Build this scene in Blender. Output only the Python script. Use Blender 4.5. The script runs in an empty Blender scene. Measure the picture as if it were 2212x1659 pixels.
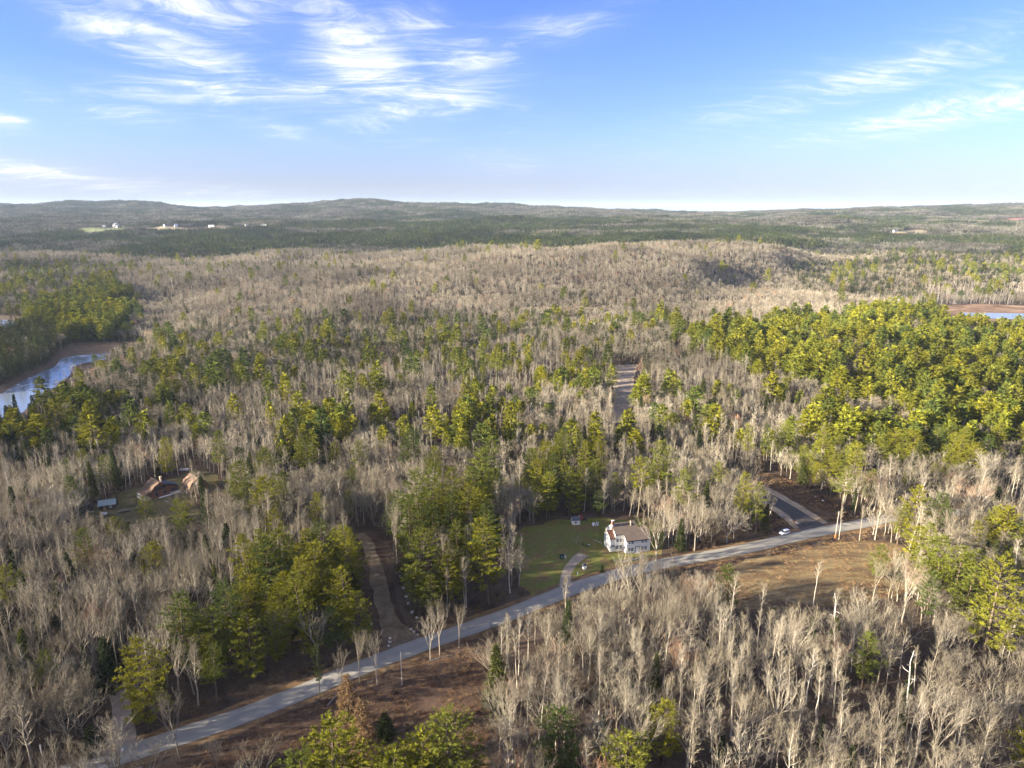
import bpy, math, random
import numpy as np
from mathutils import Vector, Euler
R = math.radians
rng = np.random.default_rng(11)
random.seed(5)
SC = bpy.context.scene
COL = SC.collection

# ------------------------------------------------------------------ camera
CAMH, PITCH, FD, CX, CY = 120.0, R(13.9), 1533.7, 1106.0, 829.5
cam_d = bpy.data.cameras.new("camera"); cam = bpy.data.objects.new("camera", cam_d); COL.objects.link(cam)
cam.location = (0, 0, CAMH); cam.rotation_euler = (math.pi/2 - PITCH, 0, 0)
cam_d.sensor_width = 36; cam_d.lens = FD/2212*36; cam_d.clip_start = 1; cam_d.clip_end = 60000
SC.camera = cam

# ------------------------------------------------------------------ sun, sky, exposure
SUN_EL, SUN_AHEAD = R(15), R(-14)
SUNV = Vector((-math.cos(SUN_EL)*math.cos(SUN_AHEAD), math.cos(SUN_EL)*math.sin(SUN_AHEAD), math.sin(SUN_EL)))
sl = bpy.data.lights.new("sun", 'SUN'); sl.energy = 5.0; sl.angle = R(0.5); sl.color = (1.0, 0.89, 0.72)
so = bpy.data.objects.new("sun", sl); COL.objects.link(so); so.location = (-300, 0, 300)
so.rotation_euler = SUNV.to_track_quat('Z', 'Y').to_euler()
SC.view_settings.view_transform = 'Standard'; SC.view_settings.look = 'None'
SC.view_settings.exposure = 2.45; SC.view_settings.gamma = 1.0; SC.view_settings.use_curve_mapping = False
SC.cycles.use_denoising = True; SC.cycles.max_bounces = 4; SC.cycles.diffuse_bounces = 2; SC.cycles.glossy_bounces = 2
SC.cycles.transparent_max_bounces = 4; SC.cycles.volume_bounces = 0
SC.cycles.use_adaptive_sampling = True; SC.cycles.adaptive_threshold = 0.02

class NT:
    """short hand for building node trees"""
    def __init__(s, tree): s.t = tree; s.n = tree.nodes; s.l = tree.links
    def node(s, typ, **kw):
        n = s.n.new(typ)
        for k, v in kw.items(): setattr(n, k, v)
        return n
    def put(s, sock, v):
        if isinstance(v, bpy.types.NodeSocket): s.l.new(v, sock)
        elif v is not None: sock.default_value = v
    def math(s, op, a, b=None, c=None, clamp=False):
        n = s.node('ShaderNodeMath', operation=op, use_clamp=clamp)
        for i, v in enumerate((a, b, c)):
            if v is not None: s.put(n.inputs[i], v)
        return n.outputs[0]
    def vmath(s, op, a, b=None, out=0):
        n = s.node('ShaderNodeVectorMath', operation=op)
        s.put(n.inputs[0], a)
        if b is not None: s.put(n.inputs[1], b)
        return n.outputs[out]
    def noise(s, vec, scale, detail=4, rough=.55, dist=0, out='Fac'):
        n = s.node('ShaderNodeTexNoise'); s.put(n.inputs['Vector'], vec)
        n.inputs['Scale'].default_value = scale; n.inputs['Detail'].default_value = detail
        n.inputs['Roughness'].default_value = rough; n.inputs['Distortion'].default_value = dist
        return n.outputs[out]
    def ramp(s, fac, stops, mode='LINEAR'):
        n = s.node('ShaderNodeValToRGB'); n.color_ramp.interpolation = mode
        e = n.color_ramp.elements
        while len(e) < len(stops): e.new(.5)
        for el, (p, c) in zip(e, stops): el.position = p; el.color = (*c, 1) if len(c) == 3 else c
        s.put(n.inputs[0], fac); return n.outputs[0]
    def mix(s, f, a, b, mode='MIX'):
        n = s.node('ShaderNodeMix', data_type='RGBA', blend_type=mode)
        s.put(n.inputs[0], f)
        for i, v in ((6, a), (7, b)):
            s.put(n.inputs[i], (*v, 1) if isinstance(v, tuple) and len(v) == 3 else v)
        return n.outputs[2]
    def smooth(s, v, lo, hi):
        n = s.node('ShaderNodeMapRange', interpolation_type='SMOOTHSTEP'); s.put(n.inputs[0], v)
        n.inputs[1].default_value = lo; n.inputs[2].default_value = hi
        return n.outputs[0]

def pix_ray(px, py):
    dx, dy = (px-CX)/FD, -(py-CY)/FD
    return np.array([dx, math.cos(PITCH)+dy*math.sin(PITCH), -math.sin(PITCH)+dy*math.cos(PITCH)])
def pix_azel(px, py):
    v = pix_ray(px, py); v = v/np.linalg.norm(v)
    return math.atan2(v[0], v[1]), math.asin(v[2])

def build_world():
    w = bpy.data.worlds.new("World"); SC.world = w; w.use_nodes = True
    T = NT(w.node_tree); T.n.clear()
    out = T.node('ShaderNodeOutputWorld'); bg = T.node('ShaderNodeBackground'); bg.inputs[1].default_value = 0.050
    T.l.new(bg.outputs[0], out.inputs[0])
    sky = T.node('ShaderNodeTexSky', sky_type='NISHITA', sun_disc=False)
    sky.sun_elevation = SUN_EL; sky.sun_rotation = math.atan2(SUNV.x, SUNV.y)
    sky.altitude = 100; sky.air_density = 1.0; sky.dust_density = 0.25; sky.ozone_density = 3.0
    hs = T.node('ShaderNodeHueSaturation'); hs.inputs['Saturation'].default_value = 1.08; hs.inputs['Value'].default_value = 1.0
    T.l.new(sky.outputs[0], hs.inputs['Color'])
    col = hs.outputs[0]
    tc = T.node('ShaderNodeTexCoord'); d = T.vmath('NORMALIZE', tc.outputs['Generated'])
    sep = T.node('ShaderNodeSeparateXYZ'); T.l.new(d, sep.inputs[0])
    az = T.math('ARCTAN2', sep.outputs[0], sep.outputs[1]); el = T.math('ARCSINE', sep.outputs[2])
    # pale bluish white at the horizon, deeper blue higher up
    bw = T.node('ShaderNodeRGBToBW'); T.l.new(col, bw.inputs[0])
    pale = T.mix(1.0, (.355, .43, .565), bw.outputs[0], 'MULTIPLY')
    col = T.mix(T.smooth(el, R(-1.5), R(6)), pale, T.mix(1.0, col, (0.63, 0.625, 1.07), 'MULTIPLY'))
    # cirrus: streaked noise on a plane above, gathered into the banks seen in the photograph
    zz = T.math('ADD', T.math('MAXIMUM', sep.outputs[2], 0.0), 0.10)
    cx = T.math('DIVIDE', sep.outputs[0], zz); cy = T.math('DIVIDE', sep.outputs[1], zz)
    cmb = T.node('ShaderNodeCombineXYZ'); T.l.new(cx, cmb.inputs[0]); T.l.new(cy, cmb.inputs[1])
    mp = T.node('ShaderNodeMapping'); mp.inputs['Rotation'].default_value = (0, 0, R(-16)); mp.inputs['Scale'].default_value = (0.75, 1.0, 1)
    T.l.new(cmb.outputs[0], mp.inputs[0])
    wn = T.noise(mp.outputs[0], 1.1, 3, .5, out='Color')
    warped = T.vmath('ADD', mp.outputs[0], T.vmath('SCALE', T.vmath('SUBTRACT', wn, (.5, .5, .5)), None))
    warped.node.inputs[1].links[0].from_node.inputs['Scale'].default_value = 0.9
    n1 = T.noise(warped, 3.0, 10, .66, 0.9)
    mp2 = T.node('ShaderNodeMapping'); mp2.inputs['Rotation'].default_value = (0, 0, R(20)); mp2.inputs['Scale'].default_value = (0.45, 2.2, 1)
    T.l.new(warped, mp2.inputs[0])
    n2 = T.noise(mp2.outputs[0], 4.2, 10, .70, 0.8)
    # (display px x, y, half width, half height, tilt deg, strength)
    banks = [(860, 130, 300, 110, 10, .32), (1900, 200, 420, 70, -8, .28), (420, 5, 190, 42, 6, .85), (345, 95, 145, 36, 14, .95), (780, 120, 150, 80, 35, .85), (905, 60, 90, 50, 20, .6),
             (1010, 125, 110, 40, -6, .75), (930, 215, 170, 42, -12, .8), (640, 205, 270, 26, 1, .8), (400, 190, 150, 32, -4, .6),
             (1200, 62, 120, 32, -8, .5), (1870, 175, 260, 40, -11, .6), (2080, 235, 290, 32, -7, .75), (1560, 255, 70, 24, 15, .35),
             (40, 368, 120, 16, 6, .8), (250, 400, 420, 18, 4, .45), (10, 262, 40, 16, 0, .8), (270, 245, 130, 20, 2, .4),
             (590, 278, 120, 18, 10, .5), (1075, 350, 90, 30, 5, .35), (60, 210, 110, 34, 15, .3), (1350, 420, 700, 20, 0, .25)]
    tot = None
    for (bx, by, hw, hh, tilt, st) in banks:
        a0, e0 = pix_azel(bx, by)
        da = T.math('SUBTRACT', az, a0); de = T.math('SUBTRACT', el, e0)
        c, s_ = math.cos(R(-tilt)), math.sin(R(-tilt))
        u = T.math('MULTIPLY_ADD', de, s_, T.math('MULTIPLY', da, c)); v = T.math('MULTIPLY_ADD', de, c, T.math('MULTIPLY', da, -s_))
        u = T.math('DIVIDE', u, hw/FD); v = T.math('DIVIDE', v, hh/FD)
        q = T.math('ADD', T.math('MULTIPLY', u, u), T.math('MULTIPLY', v, v))
        g = T.math('MULTIPLY', T.math('EXPONENT', T.math('MULTIPLY', q, -.8)), st*.84)
        tot = g if tot is None else T.math('MAXIMUM', tot, g)
    # cirrus goes on out of view above, made fuller to add neutral fill light
    gen = T.math('MULTIPLY', T.smooth(T.noise(cmb.outputs[0], .55, 2, .5), .38, .62), T.smooth(el, R(14), R(26)))
    tot = T.math('MAXIMUM', tot, T.math('MULTIPLY', gen, .9))
    nn = T.math('MULTIPLY_ADD', n1, .62, T.math('MULTIPLY', n2, .5))
    dens = T.smooth(T.math('ADD', T.math('MULTIPLY_ADD', nn, 1.7, -.40), T.math('MULTIPLY', tot, .36)), .56, 1.16)
    dens = T.math('MULTIPLY', dens, T.math('MINIMUM', T.math('MULTIPLY', tot, 1.7), 1.0))
    veil = T.math('MULTIPLY', tot, .16)
    dens = T.math('MINIMUM', T.math('ADD', dens, veil), .88)
    cloud = T.mix(T.smooth(el, R(0), R(6)), (4.6, 4.5, 4.9), (5.0, 5.0, 5.4))
    col = T.mix(dens, col, cloud)
    T.l.new(col, bg.inputs[0])
build_world()

# ------------------------------------------------------------------ materials
def mat_new(name):
    m = bpy.data.materials.new(name); m.use_nodes = True
    T = NT(m.node_tree); T.n.clear()
    out = T.node('ShaderNodeOutputMaterial')
    return m, T, out
def mat_surface(name, build, rough=.85, spec=.25, bump=None):
    m, T, out = mat_new(name)
    b = T.node('ShaderNodeBsdfPrincipled'); b.inputs['Roughness'].default_value = rough
    b.inputs['Specular IOR Level'].default_value = spec
    c = build(T)
    T.put(b.inputs['Base Color'], (*c, 1) if isinstance(c, tuple) else c)
    if bump:
        h, st, dist = bump(T)
        bn = T.node('ShaderNodeBump'); bn.inputs['Strength'].default_value = st; bn.inputs['Distance'].default_value = dist
        T.l.new(h, bn.inputs['Height']); T.l.new(bn.outputs[0], b.inputs['Normal'])
    T.l.new(b.outputs[0], out.inputs[0]); return m
def OBJ(T): return T.node('ShaderNodeTexCoord').outputs['Object']
def POS(T): return T.node('ShaderNodeNewGeometry').outputs['Position']
def RND(T): return T.node('ShaderNodeObjectInfo').outputs['Random']

def plant_mat(name, stops, transl=0.0, nscale=.6, namt=.35):
    """diffuse foliage or bark whose colour varies from one plant to the next and in clumps"""
    m, T, out = mat_new(name)
    c = T.ramp(RND(T), stops)
    nz = T.noise(OBJ(T), nscale, 2, .5)
    c = T.mix(1.0, c, T.ramp(nz, [(.25, (1-namt,)*3), (.75, (1+namt*.6,)*3)]), 'MULTIPLY')
    c = T.mix(1.0, c, T.ramp(T.noise(POS(T), .011, 3, .6, out='Color'), [(.30, (.62, .60, .58)), (.5, (.98, .97, .97)), (.70, (1.26, 1.24, 1.18))]), 'MULTIPLY')
    c = T.mix(1.0, c, T.ramp(T.noise(POS(T), .0037, 3, .55), [(.36, (.62, .61, .61)), (.64, (1.18, 1.16, 1.12))]), 'MULTIPLY')
    b = T.node('ShaderNodeBsdfDiffuse'); T.put(b.inputs[0], c); sh = b.outputs[0]
    if transl > 0:
        t = T.node('ShaderNodeBsdfTranslucent'); T.put(t.inputs[0], c)
        mx = T.node('ShaderNodeMixShader'); mx.inputs[0].default_value = transl
        T.l.new(b.outputs[0], mx.inputs[1]); T.l.new(t.outputs[0], mx.inputs[2]); sh = mx.outputs[0]
    T.l.new(sh, out.inputs[0]); return m

M = {}
M['pine_needles'] = plant_mat('pine_needles', [(0, (.090, .128, .034)), (.2, (.140, .168, .030)), (.45, (.200, .212, .025)), (.75, (.255, .246, .025)), (1, (.170, .198, .040))], .12)
M['spruce_needles'] = plant_mat('spruce_needles', [(0, (.030, .046, .022)), (.5, (.052, .066, .024)), (1, (.085, .095, .026))], .15)
M['larch_needles'] = plant_mat('larch_needles', [(0, (.20, .130, .068)), (1, (.25, .165, .085))], .2)
M['pine_bark'] = plant_mat('pine_bark', [(0, (.10, .075, .055)), (1, (.16, .125, .09))])
M['aspen_bark'] = plant_mat('aspen_bark', [(0, (.31, .275, .21)), (.5, (.40, .36, .285)), (1, (.54, .50, .43))], 0, .8, .3)
M['aspen_twigs'] = plant_mat('aspen_twigs', [(0, (.21, .182, .128)), (.45, (.28, .248, .18)), (1, (.36, .325, .25))], 0, .4, .25)
M['maple_bark'] = plant_mat('maple_bark', [(0, (.25, .22, .17)), (1, (.39, .35, .285))], 0, .8, .3)
M['maple_twigs'] = plant_mat('maple_twigs', [(0, (.175, .150, .108)), (.5, (.245, .218, .160)), (.93, (.33, .300, .235)), (1, (.31, .18, .11))], 0, .4, .25)
M['dead_wood'] = plant_mat('dead_wood', [(0, (.40, .37, .32)), (1, (.60, .57, .51))], 0, .8, .2)
M['brush'] = plant_mat('brush', [(0, (.075, .052, .036)), (.5, (.12, .09, .062)), (1, (.185, .15, .11))], 0, .4, .3)
M['grass_tuft'] = plant_mat('grass_tuft', [(0, (.22, .13, .07)), (.6, (.30, .19, .10)), (1, (.38, .27, .14))])
M['far_bare'] = plant_mat('far_bare', [(0, (.105, .098, .082)), (.5, (.150, .140, .118)), (1, (.205, .192, .162))], 0, .12, .3)
M['far_conifer'] = plant_mat('far_conifer', [(0, (.028, .042, .022)), (.6, (.050, .066, .024)), (1, (.080, .092, .026))], 0, .12, .3)

def litter(T):
    p = POS(T)
    c = T.ramp(T.noise(p, .05, 5, .6), [(.3, (.045, .032, .024)), (.5, (.075, .053, .038)), (.7, (.11, .082, .058))])
    return T.mix(1.0, c, T.ramp(T.noise(p, 1.3, 4, .7), [(.3, (.65, .65, .65)), (.7, (1.25, 1.2, 1.15))]), 'MULTIPLY')
M['litter'] = mat_surface('leaf_litter', litter, .95, .1)
def lawnc(T):
    p = POS(T)
    c = T.ramp(T.noise(p, .16, 6, .68), [(.32, (.14, .085, .045)), (.44, (.16, .12, .045)), (.52, (.115, .125, .028)), (.62, (.145, .15, .034)), (.70, (.21, .165, .065))])
    return T.mix(1.0, c, T.ramp(T.noise(p, 1.2, 4, .7), [(.3, (.75, .75, .75)), (.7, (1.2, 1.2, 1.2))]), 'MULTIPLY')
M['lawn'] = mat_surface('lawn_grass', lawnc, .95, .1)
def fieldc(T):
    p = POS(T)
    mp = T.node('ShaderNodeMapping'); mp.inputs['Rotation'].default_value = (0, 0, R(20)); mp.inputs['Scale'].default_value = (.35, 1.2, 1); T.l.new(p, mp.inputs[0])
    c = T.ramp(T.noise(mp.outputs[0], .12, 6, .65, .4), [(.30, (.075, .048, .030)), (.46, (.125, .085, .045)), (.58, (.21, .155, .075)), (.74, (.30, .235, .12))])
    return T.mix(1.0, c, T.ramp(T.noise(p, 1.1, 4, .7), [(.3, (.7, .7, .7)), (.7, (1.2, 1.2, 1.2))]), 'MULTIPLY')
M['field'] = mat_surface('dry_field', fieldc, .95, .1)
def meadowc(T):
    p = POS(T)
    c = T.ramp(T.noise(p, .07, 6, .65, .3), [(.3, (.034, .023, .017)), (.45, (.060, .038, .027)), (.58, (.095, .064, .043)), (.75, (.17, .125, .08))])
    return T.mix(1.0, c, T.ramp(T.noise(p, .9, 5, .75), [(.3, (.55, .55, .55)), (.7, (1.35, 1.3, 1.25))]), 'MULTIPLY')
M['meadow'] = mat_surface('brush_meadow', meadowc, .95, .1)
def marshc(T):
    p = POS(T)
    return T.ramp(T.noise(p, .03, 6, .65, .5), [(.3, (.10, .06, .04)), (.5, (.20, .125, .075)), (.7, (.40, .285, .17))])
M['marsh'] = mat_surface('marsh_grass', marshc, .95, .1)
def roadc(T):
    uv = T.node('ShaderNodeUVMap'); uv.uv_map = 'uv'
    sp = T.node('ShaderNodeSeparateXYZ'); T.l.new(uv.outputs[0], sp.inputs[0]); p = POS(T)
    v = T.math('ABSOLUTE', T.math('SUBTRACT', T.math('ABSOLUTE', T.math('SUBTRACT', sp.outputs[1], .5)), .24))
    track = T.smooth(v, .12, .02)
    c = T.ramp(T.noise(p, .35, 6, .7), [(.3, (.215, .20, .165)), (.7, (.265, .248, .205))])
    c = T.mix(T.math('MULTIPLY', track, .35), c, (.31, .29, .24))
    crack = T.smooth(T.noise(p, .8, 3, .6, 3.0), .60, .66)
    return T.mix(T.math('MULTIPLY', crack, .22), c, (.17, .16, .15))
M['road'] = mat_surface('worn_asphalt', roadc, .8, .25)
M['new_asphalt'] = mat_surface('new_asphalt', lambda T: T.ramp(T.noise(POS(T), .5, 5, .7), [(.3, (.055, .052, .05)), (.7, (.08, .075, .07))]), .85, .2)
def gravelc(a, b, c_):
    def f(T):
        p = POS(T)
        c = T.ramp(T.noise(p, .25, 6, .7), [(.3, a), (.5, b), (.72, c_)])
        return T.mix(1.0, c, T.ramp(T.noise(p, 3.0, 3, .7), [(.3, (.8,)*3), (.7, (1.15,)*3)]), 'MULTIPLY')
    return f
M['gravel'] = mat_surface('grey_gravel', gravelc((.18, .14, .10), (.27, .22, .165), (.36, .30, .23)), .95, .1)
M['dirt'] = mat_surface('brown_dirt', gravelc((.095, .068, .042), (.15, .112, .068), (.23, .175, .11)), .95, .1)
M['sand'] = mat_surface('sandy_shoulder', gravelc((.25, .185, .12), (.36, .28, .18), (.46, .37, .25)), .95, .1)
M['verge'] = mat_surface('verge_grass', gravelc((.11, .065, .035), (.16, .10, .05), (.22, .15, .07)), .95, .1)
def waterm():
    m, T, out = mat_new('pond_water')
    b = T.node('ShaderNodeBsdfPrincipled'); b.inputs['Roughness'].default_value = .12; b.inputs['Specular IOR Level'].default_value = .5
    p = POS(T); ice = T.math('MULTIPLY', T.smooth(T.noise(p, .06, 5, .6, .6), .58, .66), .6)
    c = T.mix(ice, (.14, .17, .205), (.36, .39, .43))
    T.put(b.inputs['Base Color'], c); T.put(b.inputs['Roughness'], T.math('MULTIPLY_ADD', ice, .35, .10))
    bn = T.node('ShaderNodeBump'); bn.inputs['Strength'].default_value = .25; bn.inputs['Distance'].default_value = .15
    T.l.new(T.noise(p, .6, 3, .6), bn.inputs['Height']); T.l.new(bn.outputs[0], b.inputs['Normal'])
    T.l.new(b.outputs[0], out.inputs[0]); return m
M['water'] = waterm()
def paint(name, c, var=.12, rough=.6, scale=1.5, spec=.3):
    M[name] = mat_surface(name, lambda T: T.ramp(T.noise(OBJ(T), scale, 5, .65), [(.3, tuple(x*(1-var) for x in c)), (.7, tuple(min(1, x*(1+var*.5)) for x in c))]), rough, spec)
def siding(name, c, pitch):
    def f(T):
        sp = T.node('ShaderNodeSeparateXYZ'); T.l.new(OBJ(T), sp.inputs[0])
        fr = T.math('FRACT', T.math('DIVIDE', sp.outputs[2], pitch))
        line = T.smooth(fr, .10, .0)
        base = T.ramp(T.noise(OBJ(T), .8, 5, .65), [(.3, tuple(x*.86 for x in c)), (.7, c)])
        return T.mix(T.math('MULTIPLY', line, .35), base, tuple(x*.45 for x in c))
    M[name] = mat_surface(name, f, .7, .25)
def shingles(name, c):
    def f(T):
        base = T.ramp(T.noise(OBJ(T), .7, 6, .7), [(.3, tuple(x*.78 for x in c)), (.7, tuple(x*1.15 for x in c))])
        return T.mix(1.0, base, T.ramp(T.noise(OBJ(T), 5, 3, .7), [(.3, (.82,)*3), (.7, (1.15,)*3)]), 'MULTIPLY')
    M[name] = mat_surface(name, f, .9, .15)
siding('white_clapboard', (.80, .77, .68), .13); siding('brown_board', (.17, .085, .05), .2); siding('dark_board', (.075, .055, .045), .2)
shingles('brown_shingle', (.135, .105, .082)); shingles('tan_shingle', (.165, .108, .072)); shingles('rust_shingle', (.15, .075, .05)); shingles('slate_shingle', (.085, .095, .115))
paint('white_paint', (.82, .81, .78)); paint('trim_dark', (.035, .045, .07)); paint('brick', (.26, .13, .09), .3); paint('flue', (.55, .42, .28))
paint('green_metal', (.24, .29, .26), .1, .5); paint('green_box', (.012, .055, .035), .1, .45); paint('black_plastic', (.02, .02, .022)); paint('grey_metal', (.42, .42, .42), .15, .5)
paint('red_paint', (.42, .05, .035)); paint('pole_wood', (.36, .32, .27), .2, .9); paint('stone', (.42, .38, .33), .3, .9, 2.0); paint('log_wood', (.30, .25, .19), .25, .9)
paint('deck_wood', (.46, .43, .39), .15, .8); paint('door_tan', (.42, .33, .17)); paint('car_white', (.80, .81, .83), .03, .25, 1, .5); paint('tyre', (.018, .018, .018), .1, .9)
paint('rim', (.30, .31, .33), .1, .4); paint('yellow_paint', (.70, .55, .05)); paint('sign_blue', (.60, .70, .78)); paint('plough_soil', (.10, .055, .045), .2, .95, .05)
paint('far_white', (.60, .60, .58)); paint('hay', (.25, .21, .125), .2, .95, .03); paint('pasture', (.13, .15, .05), .2, .95, .03); paint('red_field', (.22, .10, .075), .2, .95, .02); paint('orange_paint', (.6, .2, .05))
M['glass'] = mat_surface('window_glass', lambda T: (.035, .045, .06), .08, .6)
M['wire'] = mat_surface('wire', lambda T: (.04, .04, .04), .6, .3)

# ------------------------------------------------------------------ terrain heights
U0, NU = 1.4, 161
rows = {   # distance ahead of the camera : (x/distance, height) along that line
 -900: [(-1.4, 0), (1.4, 0)], 0: [(-1.4, 0), (1.4, 0)], 330: [(-1.4, -4), (-.6, -1), (-.3, 0), (1.4, 0)],
 450: [(-1.4, -10), (-.7, -8), (-.5, -5), (-.3, -2), (-.1, 0), (.1, 0), (.3, 1.5), (.5, 3), (1.4, 4)],
 600: [(-1.4, -12), (-.5, -12), (-.3, -12), (-.1, -8), (.1, -2), (.3, 5), (.48, 7), (.58, 3), (.7, 1), (1.4, 0)],
 750: [(-1.4, -12), (-.3, -12), (-.1, -14), (.1, -10), (.3, -3), (.5, 0), (.62, -4), (1.4, -6)],
 900: [(-1.4, -12), (-.5, -12), (-.3, -8), (-.1, -10), (.1, -12), (.3, -8), (.5, -12), (1.4, -12)],
 1050: [(-1.4, -12), (-.6, -12), (-.4, -6), (-.1, 0), (.1, 8), (.22, 12), (.29, -8), (.5, -11), (1.4, -12)],
 1250: [(-1.4, -8), (-.6, -8), (-.4, -3), (-.2, 9), (0, 20), (.15, 30), (.24, 33), (.335, -8), (.38, -10), (.55, -9), (1.4, -8)],
 1500: [(-1.4, -6), (-.6, -4), (-.4, 2), (-.2, 13), (0, 28), (.15, 37), (.28, 47), (.33, 43), (.41, -4), (.46, -8), (.7, 2), (1.4, 8)],
 1800: [(-1.4, -2), (-.5, 2), (-.2, 9), (.1, 20), (.3, 28), (.37, 32), (.43, 4), (.5, 2), (.7, 14), (1.4, 16)],
 2200: [(-1.4, 8), (-.5, 12), (-.2, 20), (.1, 30), (.3, 30), (.5, 24), (.7, 24), (1.4, 26)],
 2600: [(-1.4, 20), (-.5, 27), (-.2, 38), (.1, 48), (.3, 46), (.5, 36), (.7, 38), (1.4, 40)],
 3000: [(-1.4, 34), (-.6, 43), (-.4, 45), (-.2, 52), (.05, 60), (.3, 56), (.5, 46), (.7, 52), (1.4, 60)],
 3600: [(-1.4, 40), (-.6, 50), (-.3, 54), (0, 54), (.3, 55), (.5, 58), (.7, 76), (1.4, 90)],
 4300: [(-1.4, 70), (-.6, 76), (-.3, 76), (-.1, 80), (.2, 64), (.35, 66), (.5, 84), (.7, 98), (1.4, 110)],
 5000: [(-1.4, 100), (-.7, 104), (-.5, 104), (-.3, 98), (-.15, 112), (0, 100), (.2, 66), (.35, 72), (.5, 102), (.7, 116), (1.4, 124)],
 5800: [(-1.4, 150), (-.7, 146), (-.5, 162), (-.43, 108), (-.36, 112), (-.3, 142), (-.2, 184), (-.1, 160), (0, 138), (.1, 108), (.175, 106), (.22, 74), (.35, 78), (.5, 118), (.7, 134), (1.4, 140)],
 6600: [(-1.4, 110), (-.5, 110), (-.43, 90), (-.2, 140), (0, 110), (.2, 60), (.5, 80), (1.4, 90)],
 9000: [(-1.4, 0), (1.4, 0)], 24000: [(-1.4, -60), (1.4, -60)]}
YF = np.unique(np.concatenate([np.linspace(-900, 450, 40), np.linspace(450, 1800, 90), np.linspace(1800, 7000, 130), np.geomspace(7000, 24000, 20)]))
UF = np.linspace(-U0, U0, NU)
ry = np.array(sorted(rows)); rt = np.array([np.interp(UF, *np.array(rows[y], float).T) for y in ry])
HT = np.array([[np.interp(y, ry, rt[:, j]) for j in range(NU)] for y in YF])
def blur(a, s, ax):
    k = np.exp(-.5*(np.arange(-3*s, 3*s+1)/s)**2); k /= k.sum()
    return np.apply_along_axis(lambda v: np.convolve(np.pad(v, 3*s, mode='edge'), k, 'valid'), ax, a)
HT = blur(blur(HT, 3, 0), 1, 1)

def vnoise(x, y, seed):
    """smooth value noise"""
    xi, yi = np.floor(x).astype(int), np.floor(y).astype(int); fx, fy = x-xi, y-yi
    fx, fy = fx*fx*(3-2*fx), fy*fy*(3-2*fy)
    def h(a, b):
        n = (a*374761393+b*668265263+seed*974634777) & 0xffffffff
        n = ((n ^ (n >> 13))*1274126177) & 0xffffffff
        return ((n ^ (n >> 16)) & 0xffff)/65535.
    return (h(xi, yi)*(1-fx)+h(xi+1, yi)*fx)*(1-fy)+(h(xi, yi+1)*(1-fx)+h(xi+1, yi+1)*fx)*fy
def fbm(x, y, seed, o=3):
    s, a, t = 0, 1, 0
    for i in range(o): s = s+a*vnoise(x*2**i, y*2**i, seed+i); t += a; a *= .5
    return s/t

def inpoly(px, py, poly):
    px, py = np.asarray(px, float), np.asarray(py, float); r = np.zeros(px.shape, bool); n = len(poly)
    for i in range(n):
        (x1, y1), (x2, y2) = poly[i], poly[(i+1) % n]
        c = ((y1 > py) != (y2 > py)); r ^= c & (px < (x2-x1)*(py-y1)/((y2-y1) or 1e-9)+x1)
    return r
def dist_line(px, py, pts, closed=False):
    d = np.full(np.shape(px), 1e9); n = len(pts)
    for i in range(n if closed else n-1):
        (x1, y1), (x2, y2) = pts[i][:2], pts[(i+1) % n][:2]; dx, dy = x2-x1, y2-y1
        t = np.clip(((px-x1)*dx+(py-y1)*dy)/(dx*dx+dy*dy+1e-9), 0, 1)
        d = np.minimum(d, np.hypot(px-x1-t*dx, py-y1-t*dy))
    return d
def plane_pt(px, py, z):
    v = pix_ray(px, py); t = (z-CAMH)/v[2]; return (v[0]*t, v[1]*t)
WZ = -12.0
MARSH_L = [plane_pt(a, b, WZ) for a, b in [(-330, 895), (-150, 865), (0, 832), (60, 808), (105, 785), (125, 760), (155, 742), (300, 737), (330, 752), (230, 788), (178, 816), (124, 853), (78, 890), (48, 914), (0, 930), (-250, 965)]]
MARSH_L2 = [plane_pt(a, b, WZ) for a, b in [(-300, 690), (0, 682), (60, 690), (60, 716), (0, 722), (-300, 730)]]
MARSH_R = [plane_pt(a, b, WZ) for a, b in [(1940, 668), (2000, 661), (2109, 656), (2250, 662), (2600, 668), (2600, 712), (2250, 700), (2030, 690)]]
FLAT = [MARSH_L, MARSH_L2, MARSH_R]

def HH(x, y):
    x, y = np.asarray(x, float), np.asarray(y, float)
    u = np.clip(x/np.maximum(y, 450.), -U0, U0); fu = (u+U0)/(2*U0)*(NU-1)
    fy = np.interp(y, YF, np.arange(len(YF)))
    i = np.clip(fy.astype(int), 0, len(YF)-2); j = np.clip(fu.astype(int), 0, NU-2); a, b = fy-i, fu-j
    z = (HT[i, j]*(1-b)+HT[i, j+1]*b)*(1-a)+(HT[i+1, j]*(1-b)+HT[i+1, j+1]*b)*a
    far = np.clip((y-480)/700, 0, 1)
    z = z+far*((fbm(x/190., y/190., 3)-.5)*(26+16*np.clip((y-850)/300, 0, 1))+np.clip((y-1500)/1500, 0, 1)*(fbm(x/640., y/300., 9)-.5)*46)
    z = z+(vnoise(x/70., y/70., 21)-.5)*.9*(1-far)
    for P in FLAT:
        d = np.where(inpoly(x, y, P), 0., dist_line(x, y, P, True)); w = np.clip(1-d/45., 0, 1); w = w*w*(3-2*w)
        z = z*(1-w)+WZ*w
    return z
def hz(x, y): return float(HH(np.array([x]), np.array([y]))[0])
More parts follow.
